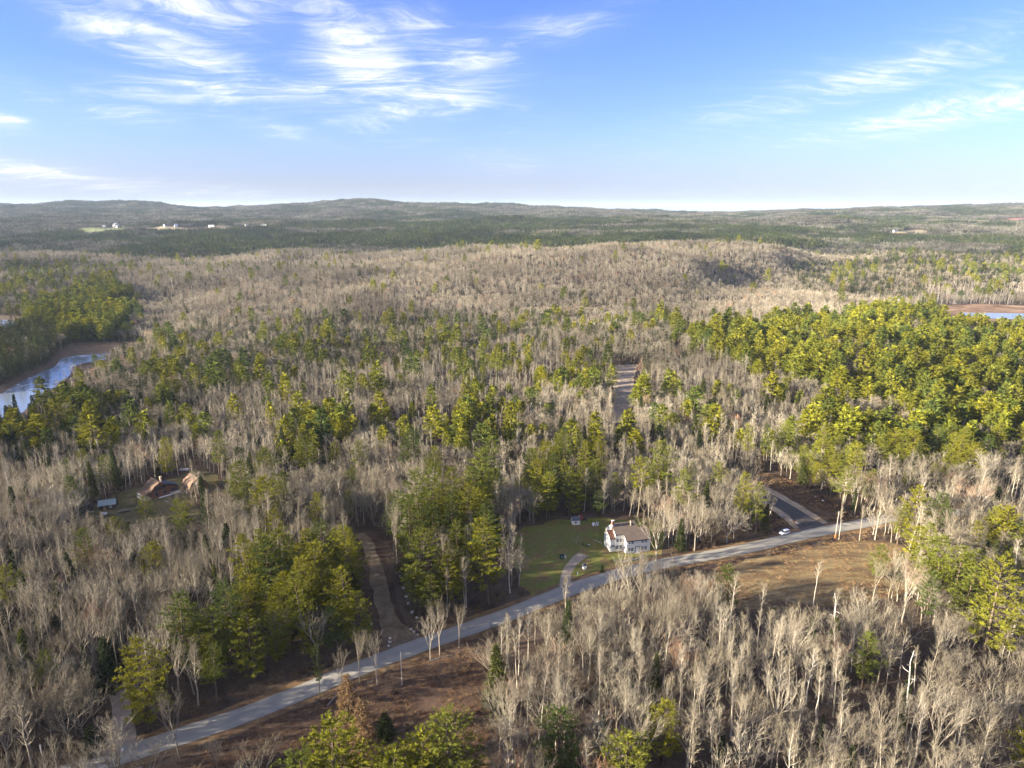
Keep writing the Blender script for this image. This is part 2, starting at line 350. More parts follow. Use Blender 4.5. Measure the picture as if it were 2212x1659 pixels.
def G(px, py):
    """the point of the ground seen at a display pixel of the photograph"""
    v = pix_ray(px, py); t = np.geomspace(100, 9000, 900); X, Y, Z = v[0]*t, v[1]*t, CAMH+v[2]*t
    under = np.nonzero(Z < HH(X, Y))[0]
    k = under[0] if len(under) else len(t)-1
    lo, hi = t[max(k-1, 0)], t[k]
    for _ in range(25):
        m = (lo+hi)/2
        if CAMH+v[2]*m < hz(v[0]*m, v[1]*m): hi = m
        else: lo = m
    return Vector((v[0]*hi, v[1]*hi, hz(v[0]*hi, v[1]*hi)))
def project(x, y, z):
    """world -> display pixel, depth"""
    dz = z-CAMH; dep = y*math.cos(PITCH)-dz*math.sin(PITCH); up = y*math.sin(PITCH)+dz*math.cos(PITCH)
    dep = np.where(np.abs(dep) < 1e-3, 1e-3, dep)
    return CX+FD*x/dep, CY-FD*up/dep, dep

# ------------------------------------------------------------------ mesh helpers
def mesh_np(name, V, F, mats, mi=None, smooth=False):
    me = bpy.data.meshes.new(name); V = np.asarray(V, np.float32); F = np.asarray(F, np.int32); k = F.shape[1]
    me.vertices.add(len(V)); me.vertices.foreach_set('co', V.ravel())
    me.loops.add(F.size); me.loops.foreach_set('vertex_index', F.ravel())
    me.polygons.add(len(F)); me.polygons.foreach_set('loop_start', np.arange(0, F.size, k, dtype=np.int32))
    for m in mats: me.materials.append(m)
    if mi is not None: me.polygons.foreach_set('material_index', np.asarray(mi, np.int32))
    me.update(calc_edges=True)
    if smooth: me.shade_smooth()
    return me
def tag(o, label=None, cat=None, group=None, kind=None):
    for k, v in (('label', label), ('category', cat), ('group', group), ('kind', kind)):
        if v: o[k] = v
    return o
def link(o, parent=None):
    COL.objects.link(o)
    if parent is not None: o.parent = parent
    return o
def empty(name, loc, rz=0):
    o = bpy.data.objects.new(name, None); o.location = loc; o.rotation_euler = (0, 0, rz); o.empty_display_size = .5
    COL.objects.link(o); return o

# ground sheet
def build_ground():
    ys = np.concatenate([np.arange(-900, 90, 30.), np.arange(90, 1150, 6.), np.geomspace(1150, 24000, 130)])
    us = np.linspace(-1.35, 1.35, 290)
    Y, Uu = np.meshgrid(ys, us, indexing='ij'); X = Uu*np.maximum(Y, 450)
    Z = HH(X, Y); n, m = Y.shape
    V = np.stack([X, Y, Z], -1).reshape(-1, 3)
    idx = np.arange(n*m).reshape(n, m)
    F = np.stack([idx[:-1, :-1], idx[:-1, 1:], idx[1:, 1:], idx[1:, :-1]], -1).reshape(-1, 4)
    o = link(bpy.data.objects.new('ground', mesh_np('ground', V, F, [M['litter']], None, True)))
    tag(o, 'leaf covered forest ground rolling away to the hills', kind='structure')
build_ground()

def smooth_line(pts, step=3.0):
    """Catmull-Rom through world points, resampled"""
    P = [np.array(p[:2], float) for p in pts]; P = [2*P[0]-P[1]]+P+[2*P[-1]-P[-2]]; out = []
    for i in range(1, len(P)-2):
        n = max(2, int(np.linalg.norm(P[i+1]-P[i])/step))
        for k in range(n):
            t = k/n; a, b, c, d = P[i-1], P[i], P[i+1], P[i+2]
            out.append(.5*((2*b)+(c-a)*t+(2*a-5*b+4*c-d)*t*t+(3*b-a-3*c+d)*t**3))
    out.append(P[-2]); return np.array(out)
def ribbon(name, line, width, lift, mat, label, cross=5, crown=.0, ragged=.0, offset=0):
    d = np.gradient(line, axis=0); d /= np.linalg.norm(d, axis=1)[:, None]; nrm = np.stack([-d[:, 1], d[:, 0]], 1)
    w = width if np.ndim(width) else np.full(len(line), width)
    V, UV = [], []
    acc = np.concatenate([[0], np.cumsum(np.linalg.norm(np.diff(line, axis=0), axis=1))])
    for k in range(cross):
        s = k/(cross-1)-.5
        rag = (fbm(acc/3.+k*7, acc*0+k, 77)-.5)*ragged if k in (0, cross-1) else 0
        p = line+nrm*(s*w+offset+rag*np.sign(s))[:, None]
        z = HH(p[:, 0], p[:, 1])+lift+crown*(1-4*s*s)
        V.append(np.column_stack([p, z])); UV.append(np.column_stack([acc/10, np.full(len(acc), s+.5)]))
    V = np.stack(V, 1); UV = np.stack(UV, 1); n, m = V.shape[:2]; idx = np.arange(n*m).reshape(n, m)
    F = np.stack([idx[:-1, :-1], idx[1:, :-1], idx[1:, 1:], idx[:-1, 1:]], -1).reshape(-1, 4)
    me = mesh_np(name, V.reshape(-1, 3), F, [mat]); uvl = me.uv_layers.new(name='uv')
    uvl.data.foreach_set('uv', UV.reshape(-1, 2)[F.ravel()].astype(np.float32).ravel())
    o = link(bpy.data.objects.new(name, me)); tag(o, label, kind='structure'); return o
def sheet(name, poly, lift, mat, label, step=3.0, ragged=1.5, flat=None):
    """a ground-hugging sheet with an uneven edge inside a world polygon"""
    P = smooth_line(list(poly)+[poly[0]], step)[:-1]; n = len(P); c = P.mean(0)
    ang = np.arange(n); r = P-c; L = np.linalg.norm(r, axis=1)
    P = P+r/L[:, None]*((fbm(P[:, 0]/6., P[:, 1]/6., 31, 2)-.5)*2*ragged)[:, None]
    import bmesh
    bm = bmesh.new(); vs = [bm.verts.new((p[0], p[1], 0)) for p in P]; bm.faces.new(vs)
    bmesh.ops.triangulate(bm, faces=bm.faces[:])
    size = max(np.ptp(P[:, 0]), np.ptp(P[:, 1]))
    if flat is None:
        # cut by a regular grid so that the sheet follows the ground
        g = max(6.0, size/40)
        for ax in (0, 1):
            lo, hi = P[:, ax].min(), P[:, ax].max()
            for q in np.arange(lo+g/2, hi, g):
                co = [0, 0, 0]; no = [0, 0, 0]; co[ax] = q; no[ax] = 1
                bmesh.ops.bisect_plane(bm, geom=bm.verts[:]+bm.edges[:]+bm.faces[:], plane_co=co, plane_no=no)
    co = np.array([v.co[:2] for v in bm.verts]); z = HH(co[:, 0], co[:, 1])+lift if flat is None else np.full(len(co), flat)
    for v, q in zip(bm.verts, z): v.co.z = q
    bmesh.ops.recalc_face_normals(bm, faces=bm.faces[:])
    if sum(f.normal.z for f in bm.faces) < 0: bmesh.ops.reverse_faces(bm, faces=bm.faces[:])
    me = bpy.data.meshes.new(name); bm.to_mesh(me); bm.free(); me.materials.append(mat)
    o = link(bpy.data.objects.new(name, me)); tag(o, label, kind='structure'); return o
def GP(pts): return [G(a, b)[:2] for a, b in pts]

# ------------------------------------------------------------------ roads, lawns, water
ROAD = smooth_line(GP([(-60, 1745), (90, 1692), (205, 1652), (330, 1611), (553, 1536), (777, 1444), (900, 1398), (1106, 1325), (1250, 1268), (1400, 1225), (1595, 1189), (1710, 1162), (1800, 1143), (1850, 1134), (1910, 1122), (1990, 1112), (2110, 1106), (2300, 1104)]))
ribbon('road_verge', ROAD, 10.6, .05, M['verge'], 'brown grassy verge along both sides of the country road', 5, 0, 1.6)
ribbon('road', ROAD, 6.4, .16, M['road'], 'grey worn asphalt country road running across the valley', 7, .06, .5)
SIDE = smooth_line(GP([(1762, 1144), (1722, 1112), (1680, 1086), (1640, 1064), (1590, 1040)]))
ribbon('side_road_shoulder', SIDE, 15, .035, M['sand'], 'sandy shoulder of the new side road', 5, 0, 2.0)
ribbon('side_road', SIDE, np.interp(np.arange(len(SIDE)), [0, 4, len(SIDE)], [12, 7.4, 7.0]), .10, M['new_asphalt'], 'dark new asphalt side road beside the parked white car', 5, .04)
TRACK = smooth_line(GP([(872, 1396), (846, 1352), (828, 1300), (816, 1250), (806, 1210), (796, 1180), (778, 1152)]))
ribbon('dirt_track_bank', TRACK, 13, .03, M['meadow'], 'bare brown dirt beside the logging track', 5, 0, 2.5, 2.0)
ribbon('dirt_track', TRACK, np.interp(np.arange(len(TRACK)), [0, 4, len(TRACK)], [11, 5.6, 4.0]), .09, M['dirt'], 'rutted gravel track between two pine groves', 5, .05, 2.0)
DRIVE = smooth_line(GP([(236, 1640), (258, 1596), (264, 1560), (262, 1520), (252, 1480)]))
ribbon('gravel_driveway', DRIVE, np.interp(np.arange(len(DRIVE)), [0, 4, len(DRIVE)], [9, 4.6, 4.0]), .09, M['gravel'], 'grey gravel driveway climbing from the road past a pine', 5, 0, 1.0)
HDRIVE = smooth_line(GP([(1222, 1278), (1221, 1252), (1228, 1230), (1243, 1211), (1262, 1198)]))
ribbon('house_driveway', HDRIVE, np.interp(np.arange(len(HDRIVE)), [0, len(HDRIVE)*.6, len(HDRIVE)], [3.6, 3.6, 5.0]), .10, M['gravel'], 'pale gravel driveway curving up to the white farmhouse', 5, 0, 1.0)
FROAD = smooth_line(GP([(1362, 788), (1354, 810), (1348, 840), (1343, 880), (1340, 915)]))
ribbon('far_gravel_road_shoulder', FROAD, 17, .04, M['sand'], 'sandy shoulder of the gravel road in the far clearing', 5, 0, 3.0, -2.5)
ribbon('far_gravel_road', FROAD, 8.2, .10, M['gravel'], 'straight gravel road in the clearing beyond the farmhouse', 5, 0, 1.0)
LAWN = [(1112, 1152), (1160, 1128), (1240, 1116), (1330, 1118), (1420, 1128), (1446, 1180), (1425, 1207), (1330, 1240), (1240, 1262), (1175, 1285), (1130, 1272), (1112, 1205)]
sheet('lawn', GP(LAWN), .04, M['lawn'], 'mown green lawn around the white farmhouse', 3.0, 4.5)
FIELD = [(1480, 1252), (1560, 1222), (1720, 1190), (1850, 1166), (1950, 1180), (1985, 1235), (1950, 1285), (1800, 1310), (1600, 1325), (1500, 1300)]
sheet('dry_field', GP(FIELD), .04, M['field'], 'dry ochre hay field between road and bare wood')
MEADOW = [(420, 1640), (553, 1566), (660, 1522), (790, 1470), (900, 1425), (1060, 1365), (1075, 1400), (1050, 1480), (1060, 1600), (1060, 1760), (500, 1800), (260, 1720)]
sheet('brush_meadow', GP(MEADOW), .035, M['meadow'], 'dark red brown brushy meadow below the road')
YARD = [(184, 1110), (249, 1067), (289, 1055), (387, 1030), (409, 1014), (462, 1022), (470, 1050), (420, 1080), (436, 1118), (379, 1130), (300, 1136), (207, 1124)]
M['yard'] = mat_surface('yard_grass', gravelc((.075, .060, .028), (.105, .088, .036), (.16, .12, .06)), .95, .1)
sheet('brown_house_yard', GP(YARD), .04, M['yard'], 'patchy grass yard around the brown gambrel house')
SIDEYARD = [(1600, 1010), (1690, 1030), (1800, 1078), (1838, 1126), (1760, 1150), (1690, 1160), (1630, 1110)]
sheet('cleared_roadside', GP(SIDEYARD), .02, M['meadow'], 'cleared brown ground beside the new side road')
M['marsh_shaded'] = mat_surface('marsh_grass_shaded', gravelc((.055, .038, .028), (.095, .065, .044), (.17, .12, .08)), .95, .1)  # marsh grass darkened in its colour for the shade on the left banks
RIVER = [(300, 757), (172, 768), (134, 775), (118, 792), (80, 808), (34, 832), (6, 849), (-60, 874), (-250, 910), (-250, 955), (-20, 925), (34, 902), (62, 880), (103, 846), (150, 812), (172, 787), (310, 765)]
for nm, P, lab in (('marsh', MARSH_L, 'brown marsh grass on the banks of the river bend'), ('marsh', MARSH_L2, 'strip of brown marsh at the upper pond'), ('marsh', MARSH_R, 'tan marsh grass around the pond beyond the pine wood')):
    sheet(nm, P, 0, M['marsh'] if P is MARSH_R else M['marsh_shaded'], lab, 6, 4, WZ+.06)
sheet('river', [plane_pt(a, b, WZ) for a, b in RIVER], 0, M['water'], 'pale icy river bend among conifers', 4, 2.5, WZ+.14)
sheet('pond', [plane_pt(a, b, WZ) for a, b in [(-250, 696), (0, 691), (30, 693), (26, 708), (0, 711), (-250, 718)]], 0, M['water'], 'upper pond behind the pine point', 6, 4, WZ+.14)
sheet('pond', [plane_pt(a, b, WZ) for a, b in [(2075, 676), (2130, 676), (2250, 678), (2560, 682), (2560, 705), (2250, 692), (2090, 685)]], 0, M['water'], 'blue pond beyond the green pine wood', 6, 4, WZ+.14)
FARF1 = [(100, 498), (200, 491), (300, 490), (315, 497), (240, 503), (120, 504)]
def far_sheet(nm, pts, mat, lab):
    sheet(nm, GP(pts), 1.0, mat, lab, 25, 8)
FAR_FIELDS = [[(130, 503), (170, 494), (268, 493), (276, 503), (200, 507)], [(300, 494), (395, 492), (470, 489), (540, 488), (612, 488), (610, 493), (470, 496), (330, 499)],
              [(1915, 505), (1960, 497), (2010, 501), (1990, 507)], [(1880, 516), (1940, 512), (1960, 516), (1900, 520)], [(2100, 481), (2180, 472), (2300, 466), (2300, 474), (2180, 480)]]
far_sheet('pasture', FAR_FIELDS[0], M['pasture'], 'green pasture in front of the far white barn')
far_sheet('hay_field', FAR_FIELDS[1], M['hay'], 'pale hay field along the far farm houses')
far_sheet('hay_field', FAR_FIELDS[2], M['hay'], 'pale field on the far hillside beside the grey house')
far_sheet('hay_field', FAR_FIELDS[3], M['hay'], 'pale yard around the small white hillside house')
far_sheet('blueberry_field', FAR_FIELDS[4], M['red_field'], 'reddish open field high on the far hill')

# ------------------------------------------------------------------ tree meshes
class TB:
    """collects triangles of a tree: material 0 wood, 1 twigs or needles"""
    def __init__(s, seed): s.V = []; s.F = []; s.Mi = []; s.n = 0; s.r = np.random.default_rng(seed)
    def add(s, V, F, m):
        V = np.asarray(V, float); F = np.asarray(F, int)
        s.V.append(V); s.F.append(F+s.n); s.Mi.append(np.full(len(F), m)); s.n += len(V)
    def tube(s, pts, rad, sides=4, m=0):
        pts = np.asarray(pts, float); k = len(pts)
        d = np.gradient(pts, axis=0); d /= np.linalg.norm(d, axis=1)[:, None]+1e-9
        ref = np.where(np.abs(d[:, 2:3]) > .9, [[1., 0, 0]], [[0, 0, 1.]])
        a = np.cross(d, ref); a /= np.linalg.norm(a, axis=1)[:, None]+1e-9; b = np.cross(d, a)
        th = np.arange(sides)/sides*2*math.pi
        ring = pts[:, None]+np.asarray(rad)[:, None, None]*(np.cos(th)[None, :, None]*a[:, None]+np.sin(th)[None, :, None]*b[:, None])
        idx = np.arange(k*sides).reshape(k, sides); nx = np.roll(idx, -1, 1)
        q = np.stack([idx[:-1], nx[:-1], nx[1:], idx[1:]], -1).reshape(-1, 4)
        s.add(ring.reshape(-1, 3), np.concatenate([q[:, :3], q[:, [0, 2, 3]]]), m)
    def blades(s, P, D, L, W, m=1, diamond=False, out=None):
        P = np.asarray(P, float); n = len(P)
        if n == 0: return
        D = np.asarray(D, float); D = D/(np.linalg.norm(D, axis=1)[:, None]+1e-9)
        ref = s.r.normal(size=(n, 3)) if out is None else np.asarray(out)+s.r.normal(0, .42, (n, 3))
        side = np.cross(D, ref); side /= np.linalg.norm(side, axis=1)[:, None]+1e-9
        L = np.broadcast_to(L, n)[:, None]; W = np.broadcast_to(W, n)[:, None]; i = np.arange(n)
        if diamond:
            V = np.concatenate([P, P+D*L*.55+side*W/2, P+D*L, P+D*L*.55-side*W/2])
            s.add(V, np.concatenate([np.stack([i, i+n, i+2*n], 1), np.stack([i, i+2*n, i+3*n], 1)]), m)
        else:
            s.add(np.concatenate([P-side*W/2, P+side*W/2, P+D*L]), np.stack([i, i+n, i+2*n], 1), m)
    def meshes(s, name, mats):
        V = np.concatenate(s.V); F = np.concatenate(s.F); Mi = np.concatenate(s.Mi)
        whole = mesh_np(name, V, F, mats, Mi); parts = []
        for k in (0, 1):
            f = F[Mi == k]
            if len(f) == 0: parts.append(None); continue
            u, inv = np.unique(f, return_inverse=True)
            parts.append(mesh_np(name+('_trunk', '_crown')[k], V[u], inv.reshape(f.shape), [mats[k]]))
        return whole, parts[0], parts[1], V[:, 2].max()
def rv(r, n): 
    v = r.normal(size=(n, 3)); return v/np.linalg.norm(v, axis=1)[:, None]

def grow_trunk(t, H, r0, r1, bend, segs=7, sides=6):
    z = np.linspace(-.4, H, segs); off = np.cumsum(t.r.normal(0, bend, (segs, 2)), 0); off -= off[0]
    pts = np.column_stack([off, z]); rad = np.interp(z, [-.4, .6, H], [r0*1.35, r0, r1])
    t.tube(pts, rad, sides); return lambda q: np.array([np.interp(q*H, z, pts[:, 0]), np.interp(q*H, z, pts[:, 1]), q*H])

def aspen(seed, H=16, q=1.0, start=.38, nl=30, spread=1.0, tw=1.0):
    t = TB(seed); r = t.r; at = grow_trunk(t, H, .19 if q > .5 else .13, .03, .13 if q > .5 else .2, 8 if q > .5 else 3, 6 if q > .5 else 3)
    nl = int(nl*max(q, .45)); P, D, L, W = [], [], [], []
    for i in range(nl):
        h = start+(1-start)*((i+r.random())/nl)**.9*.97; az = i*2.4+r.normal(0, .4); up = r.uniform(.55, 1.05)+.25*h
        ln = H*.21*spread*(1.12-h)**.55*r.uniform(.6, 1.2)*(1 if h > start+.12 else .8)
        d = np.array([math.cos(az)*math.cos(up), math.sin(az)*math.cos(up), math.sin(up)])
        p0 = at(h); p1 = p0+d*ln*.5+r.normal(0, .07, 3); d2 = d+np.array([0, 0, .45]); p2 = p1+d2/np.linalg.norm(d2)*ln*.5
        if q > .5: t.tube([p0, p1, p2], [.080*(1.15-h), .052*(1.15-h)+.014, .018], 3)
        else: t.tube([p0, p2], [.045, .02], 3)
        ns = max(2, int(6*q)) if q > .5 else 3
        for k in range(ns):
            f = .25+.75*(k+r.random())/ns; b = p0+(p1-p0)*min(1, f*2) if f < .5 else p1+(p2-p1)*(f-.5)*2
            sd = d*.8+rv(r, 1)[0]*.75+np.array([0, 0, .5]); sd /= np.linalg.norm(sd); sl_ = r.uniform(.6, 1.35)*(1.2-h*.35)
            P.append(b); D.append(sd); L.append(sl_); W.append(.055 if q > .5 else .11)
            nt = max(1, int(8*q)) if q > .5 else 2
            for g in range(nt):
                P.append(b+sd*sl_*r.uniform(.2, 1)); D.append(sd+rv(r, 1)[0]*.7+np.array([0, 0, .35])); L.append(r.uniform(.45, .95) if q > .5 else r.uniform(.7, 1.3)); W.append((.022 if q > .5 else .09)*tw)
    # leader spray
    for g in range(int(40*q)+4):
        h = r.uniform(.82, 1.0); P.append(at(h)); D.append(rv(r, 1)[0]*.55+np.array([0, 0, .8])); L.append(r.uniform(.5, 1.2)); W.append((.032 if q > .5 else .09)*tw)
    t.blades(P, D, L, W); return t

def maple(seed, H=15, q=1.0, split=.30, spread=1.0, lev=3):
    t = TB(seed); r = t.r; near = q > .5
    zs = H*split; top = grow_trunk(t, zs, .21, .15, .06, 4 if near else 2, 6 if near else 3)(1.0)
    P, D, L, W = [], [], [], []
    def branch(p, d, ln, rad, level):
        d = d/np.linalg.norm(d); bend = rv(r, 1)[0]*.18+np.array([0, 0, .10])
        p1 = p+d*ln*.5; d1 = d+bend; d1 /= np.linalg.norm(d1); p2 = p1+d1*ln*.5
        if level < lev: t.tube([p, p1, p2], [rad, rad*.75, rad*.5], 4 if (near and level == 0) else 3)
        else:
            t.blades([p], [p2-p], ln, (.06 if near else .13))
        if level >= lev-1:
            nt = (10 if near else 4)
            for g in range(nt):
                f = r.uniform(.15, 1); b = p+(p1-p)*f*2 if f < .5 else p1+(p2-p1)*(f*2-1)
                P.append(b); D.append(d1+rv(r, 1)[0]*.8+np.array([0, 0, .3])); L.append(r.uniform(.5, 1.15)*(1 if near else 1.4)); W.append(.022 if near else .09)
        if level < lev:
            n = (3 if level else 4) if near else 3
            for k in range(n):
                f = .45+.55*(k+1)/n; b = p+(p1-p)*f*2 if f < .5 else p1+(p2-p1)*(f*2-1)
                nd = d1+rv(r, 1)[0]*(.75 if level else .6)*spread+np.array([0, 0, .22])
                branch(b, nd, ln*r.uniform(.55, .8), rad*.55, level+1)
    n0 = r.integers(4, 7)
    for i in range(n0):
        az = i*2*math.pi/n0+r.normal(0, .35); up = r.uniform(.75, 1.35) if i else 1.5
        d = np.array([math.cos(az)*math.cos(up)*spread, math.sin(az)*math.cos(up)*spread, math.sin(up)])
        branch(top-np.array([0, 0, r.uniform(0, zs*.25)]), d, H*r.uniform(.27, .36), .105, 0)
    t.blades(P, D, L, W); return t

def pine(seed, H=22, q=1.0, base=.30, wide=4.0, dens=1.0, up0=.05, droop=0.):
    t = TB(seed); r = t.r; near = q > .5
    at = grow_trunk(t, H*.98, .27, .04, .12 if near else .2, 7 if near else 3, 6 if near else 3)
    nw = int((H*(1-base))/(1.05 if near else 1.9)); P, D, L, W, N = [], [], [], [], []
    lean = r.uniform(0, 2*math.pi)
    for w in range(nw):
        h = base+(1-base)*(w+.3)/nw; hh = (h-base)/(1-base)
        prof = wide*(min(1, .55+1.6*hh) if hh < .28 else 1.0)*(1-hh**2.3)**.68+.35
        nb = r.integers(4, 7) if near else 4; a0 = r.random()*6.28
        for b in range(nb):
            az = a0+b*2*math.pi/nb+r.normal(0, .25); ln = prof*r.uniform(.55, 1.18)*(1+.18*math.cos(az-lean))
            if r.random() < .10 and hh < .7: ln *= .45
            up = up0+.75*hh**1.3+r.normal(0, .10)-droop
            d = np.array([math.cos(az)*math.cos(up), math.sin(az)*math.cos(up), math.sin(up)])
            p0 = at(h*.98); tip = p0+d*ln+np.array([0, 0, .10*ln])
            if near: t.tube([p0, p0+d*ln*.55, tip], [.055*(1.2-hh), .035, .01], 3)
            npl = max(3, int((2.6+ln*2.9)*dens)) if near else max(2, int((1.2+ln*.75)*dens))
            f = .34+.66*(np.arange(npl)+r.random(npl))/npl
            lat = np.cross(d, [0, 0, 1.]); 
            c = p0+(tip-p0)*f[:, None]+lat*(r.normal(0, .20, npl)*ln*(1.1-f*.5))[:, None]+np.array([0, 0, 1.])*r.normal(.03, .07, npl)[:, None]
            k = 20 if near else 5
            cc = np.repeat(c, k, 0); m = len(cc)
            dd = d*.75+rv(r, m)*.80+np.array([0, 0, .36])
            P.append(cc-dd*.10); D.append(dd); N.append(np.tile(np.array([d[0]*1.0, d[1]*1.0, .75]), (m, 1))+(cc-np.repeat(p0[None], m, 0))*.05); s = (.75+.35*(1-hh))
            L.append(r.uniform(.38, .74, m)*s*(1 if near else 1.9)); W.append(r.uniform(.075, .13, m)*s*(1 if near else 2.3))
    k = 40 if near else 12; tp = at(.985)
    P.append(np.repeat([tp], k, 0)-np.array([0, 0, 1.])*r.uniform(0, 1.1, k)[:, None]); D.append(rv(r, k)*.6+np.array([0, 0, .7])); N.append(rv(r, k)); L.append(r.uniform(.4, .8, k)*(1 if near else 1.7)); W.append(r.uniform(.12, .2, k)*(1 if near else 2))
    if near:  # dead stubs below the crown
        for i in range(9):
            h = r.uniform(base*.45, base); az = r.random()*6.28; t.tube([at(h), at(h)+np.array([math.cos(az), math.sin(az), .1])*r.uniform(.5, 1.4)], [.025, .006], 3)
    t.blades(np.concatenate(P), np.concatenate(D), np.concatenate(L), np.concatenate(W), 1, False, np.concatenate(N)); return t

def far_pine(seed, H=21, wide=4.6, base=.25, n=60):
    """a pine seen from far off: plume clouds round an irregular crown"""
    t = TB(seed); r = t.r; at = grow_trunk(t, H*.95, .27, .08, .2, 3, 3); P, D, L, W, N = [], [], [], [], []
    az = np.arange(n)*2.4+r.normal(0, .3, n); h = (np.arange(n)+r.random(n))/n
    for a, hh in zip(az, h):
        rad = wide*(min(1, .6+1.5*hh) if hh < .25 else 1.)*(1-hh**2.4)**.65*r.uniform(.6, 1.12)+.25; z = H*(base+(1-base)*hh)*r.uniform(.96, 1.02)
        d = np.array([math.cos(a), math.sin(a), .35+.5*hh]); c = np.array([math.cos(a)*rad*.72, math.sin(a)*rad*.72, z]); k = 20
        pp = c+rv(r, k)*np.array([.7, .7, .36])*(1.05-.3*hh); P.append(pp); D.append(d*.9+rv(r, k)*.8); N.append(np.tile(np.array([d[0], d[1], .55+.6*hh]), (k, 1)))
        L.append(r.uniform(.6, 1.2, k)); W.append(r.uniform(.20, .36, k))
        # inner foliage towards the stem keeps the body closed
        k = 4; P.append(np.tile(c*np.array([.35, .35, 1]), (k, 1))+rv(r, k)*.4); D.append(np.tile(d, (k, 1))+rv(r, k)*.5); N.append(np.tile(d, (k, 1))); L.append(r.uniform(1.2, 2.0, k)); W.append(r.uniform(.6, 1.0, k))
    t.blades(np.concatenate(P), np.concatenate(D), np.concatenate(L), np.concatenate(W), 1, False, np.concatenate(N)); return t
def far_dome(seed, H=15, wide=3.6, n=60, low=.40):
    """a bare hardwood seen from far off: stem, forking limbs and a dome of twig sprays"""
    t = TB(seed); r = t.r; t.tube([[0, 0, -.4], [r.normal(0, .2), r.normal(0, .2), H*.5]], [.22, .14], 4)
    for i in range(6):
        a = i*1.05+r.normal(0, .2); t.tube([[0, 0, H*r.uniform(.28, .45)], [math.cos(a)*wide*.6, math.sin(a)*wide*.6, H*r.uniform(.7, .88)]], [.11, .035], 3)
    c = rv(r, n); c[:, 2] = np.abs(c[:, 2])*1.1-.25; b = np.array([0, 0, H*(low+.16)]); rr = r.uniform(.62, 1.0, n)[:, None]
    P = b+c*rr*np.array([wide, wide, H*(1-low-.16)]); P2 = np.repeat(P, 5, 0)+r.normal(0, .35, (n*5, 3)); O = np.repeat(c, 5, 0)
    t.blades(P2-O*.5, O*.8+rv(r, n*5)*.45+np.array([0, 0, .5]), r.uniform(.7, 1.6, n*5), r.uniform(.07, .15, n*5), 1, False, np.cross(O, rv(r, n*5))*.4+O); return t

def spruce(seed, H=13, q=1.0, wide=2.0, base=.06, dens=1.0, sparse=1.0):
    t = TB(seed); r = t.r; near = q > .5
    at = grow_trunk(t, H, .15, .02, .04, 4 if near else 2, 5 if near else 3)
    nw = int(H*(1-base)/(.42 if near else .95)); P, D, L, W, N = [], [], [], [], []
    for w in range(nw):
        h = base+(1-base)*(w+.4)/nw; prof = wide*(1-((h-base)/(1-base)))**.85+.10; nb = 7 if near else 5; a0 = r.random()*6.28
        for b in range(nb):
            az = a0+b*6.283/nb+r.normal(0, .2); ln = prof*r.uniform(.7, 1.15); up = -.22+.5*h+r.normal(0, .08)
            d = np.array([math.cos(az)*math.cos(up), math.sin(az)*math.cos(up), math.sin(up)]); p0 = at(h)
            n = max(2, int((2+ln*5)*dens)) if near else 2
            f = .15+.85*(np.arange(n)+r.random(n))/n; c = p0+d*ln*f[:, None]
            k = 4 if near else 2; cc = np.repeat(c, k, 0); m = len(cc)
            N.append(np.tile(np.array([d[0], d[1], .6]), (m, 1))); P.append(cc); D.append(d*.8+rv(r, m)*.65-np.array([0, 0, .05])); L.append(r.uniform(.3, .6, m)*(1 if near else 2.0)); W.append(r.uniform(.10, .17, m)*sparse*(1 if near else 2.6))
            if near and sparse < .8: t.tube([p0, p0+d*ln], [.02, .005], 3)
    P.append(np.repeat([at(.96)], 8, 0)); D.append(rv(r, 8)*.3+np.array([0, 0, 1.])); N.append(rv(r, 8)); L.append(np.full(8, H*.05)); W.append(np.full(8, .08))
    t.blades(np.concatenate(P), np.concatenate(D), np.concatenate(L), np.concatenate(W), 1, near, np.concatenate(N)); return t

def snag(seed, H=13, q=1.0, n=9):
    t = TB(seed); r = t.r; at = grow_trunk(t, H, .17, .04, .16, 7, 5); P, D, L, W = [], [], [], []
    for i in range(n):
        h = .35+.6*(i+r.random())/n; az = i*2.4+r.normal(0, .5); up = r.uniform(.05, .8); ln = H*.16*r.uniform(.5, 1.3)*(1.3-h)
        d = np.array([math.cos(az)*math.cos(up), math.sin(az)*math.cos(up), math.sin(up)]); p1 = at(h)+d*ln*.55; p2 = p1+(d+np.array([0, 0, .5])+rv(r, 1)[0]*.3)*ln*.4
        t.tube([at(h), p1, p2], [.06, .045, .015], 3)
        for k in range(6): P.append(p1+(p2-p1)*r.uniform(-.5, 1)); D.append(d+rv(r, 1)[0]*.8+np.array([0, 0, .3])); L.append(r.uniform(.4, 1.1)); W.append(.045)
    t.blades(P, D, L, W); return t

def bush(seed, H=3.0, n=22, m=1, wide=.5):
    t = TB(seed); r = t.r; P, D, L, W = [], [], [], []
    for i in range(n):
        az = r.random()*6.28; up = r.uniform(.8, 1.45); ln = H*r.uniform(.55, 1.05); d = np.array([math.cos(az)*math.cos(up), math.sin(az)*math.cos(up), math.sin(up)])
        b = np.array([r.normal(0, wide*.5), r.normal(0, wide*.5), -.1]); t.tube([b, b+d*ln], [.022, .006], 3)
        for k in range(9): P.append(b+d*ln*r.uniform(.3, 1)); D.append(d+rv(r, 1)[0]*.8); L.append(r.uniform(.3, .8)); W.append(.035)
    t.blades(P, D, L, W); return t
def tuft(seed):
    t = TB(seed); r = t.r; n = 46; P = np.column_stack([r.normal(0, .28, n), r.normal(0, .28, n), np.full(n, -.05)])
    t.tube([[0, 0, -.1], [0, 0, .3]], [.01, .005], 3)
    t.blades(P, rv(r, n)*.45+np.array([0, 0, 1.]), r.uniform(.3, .8, n), r.uniform(.03, .06, n)); return t
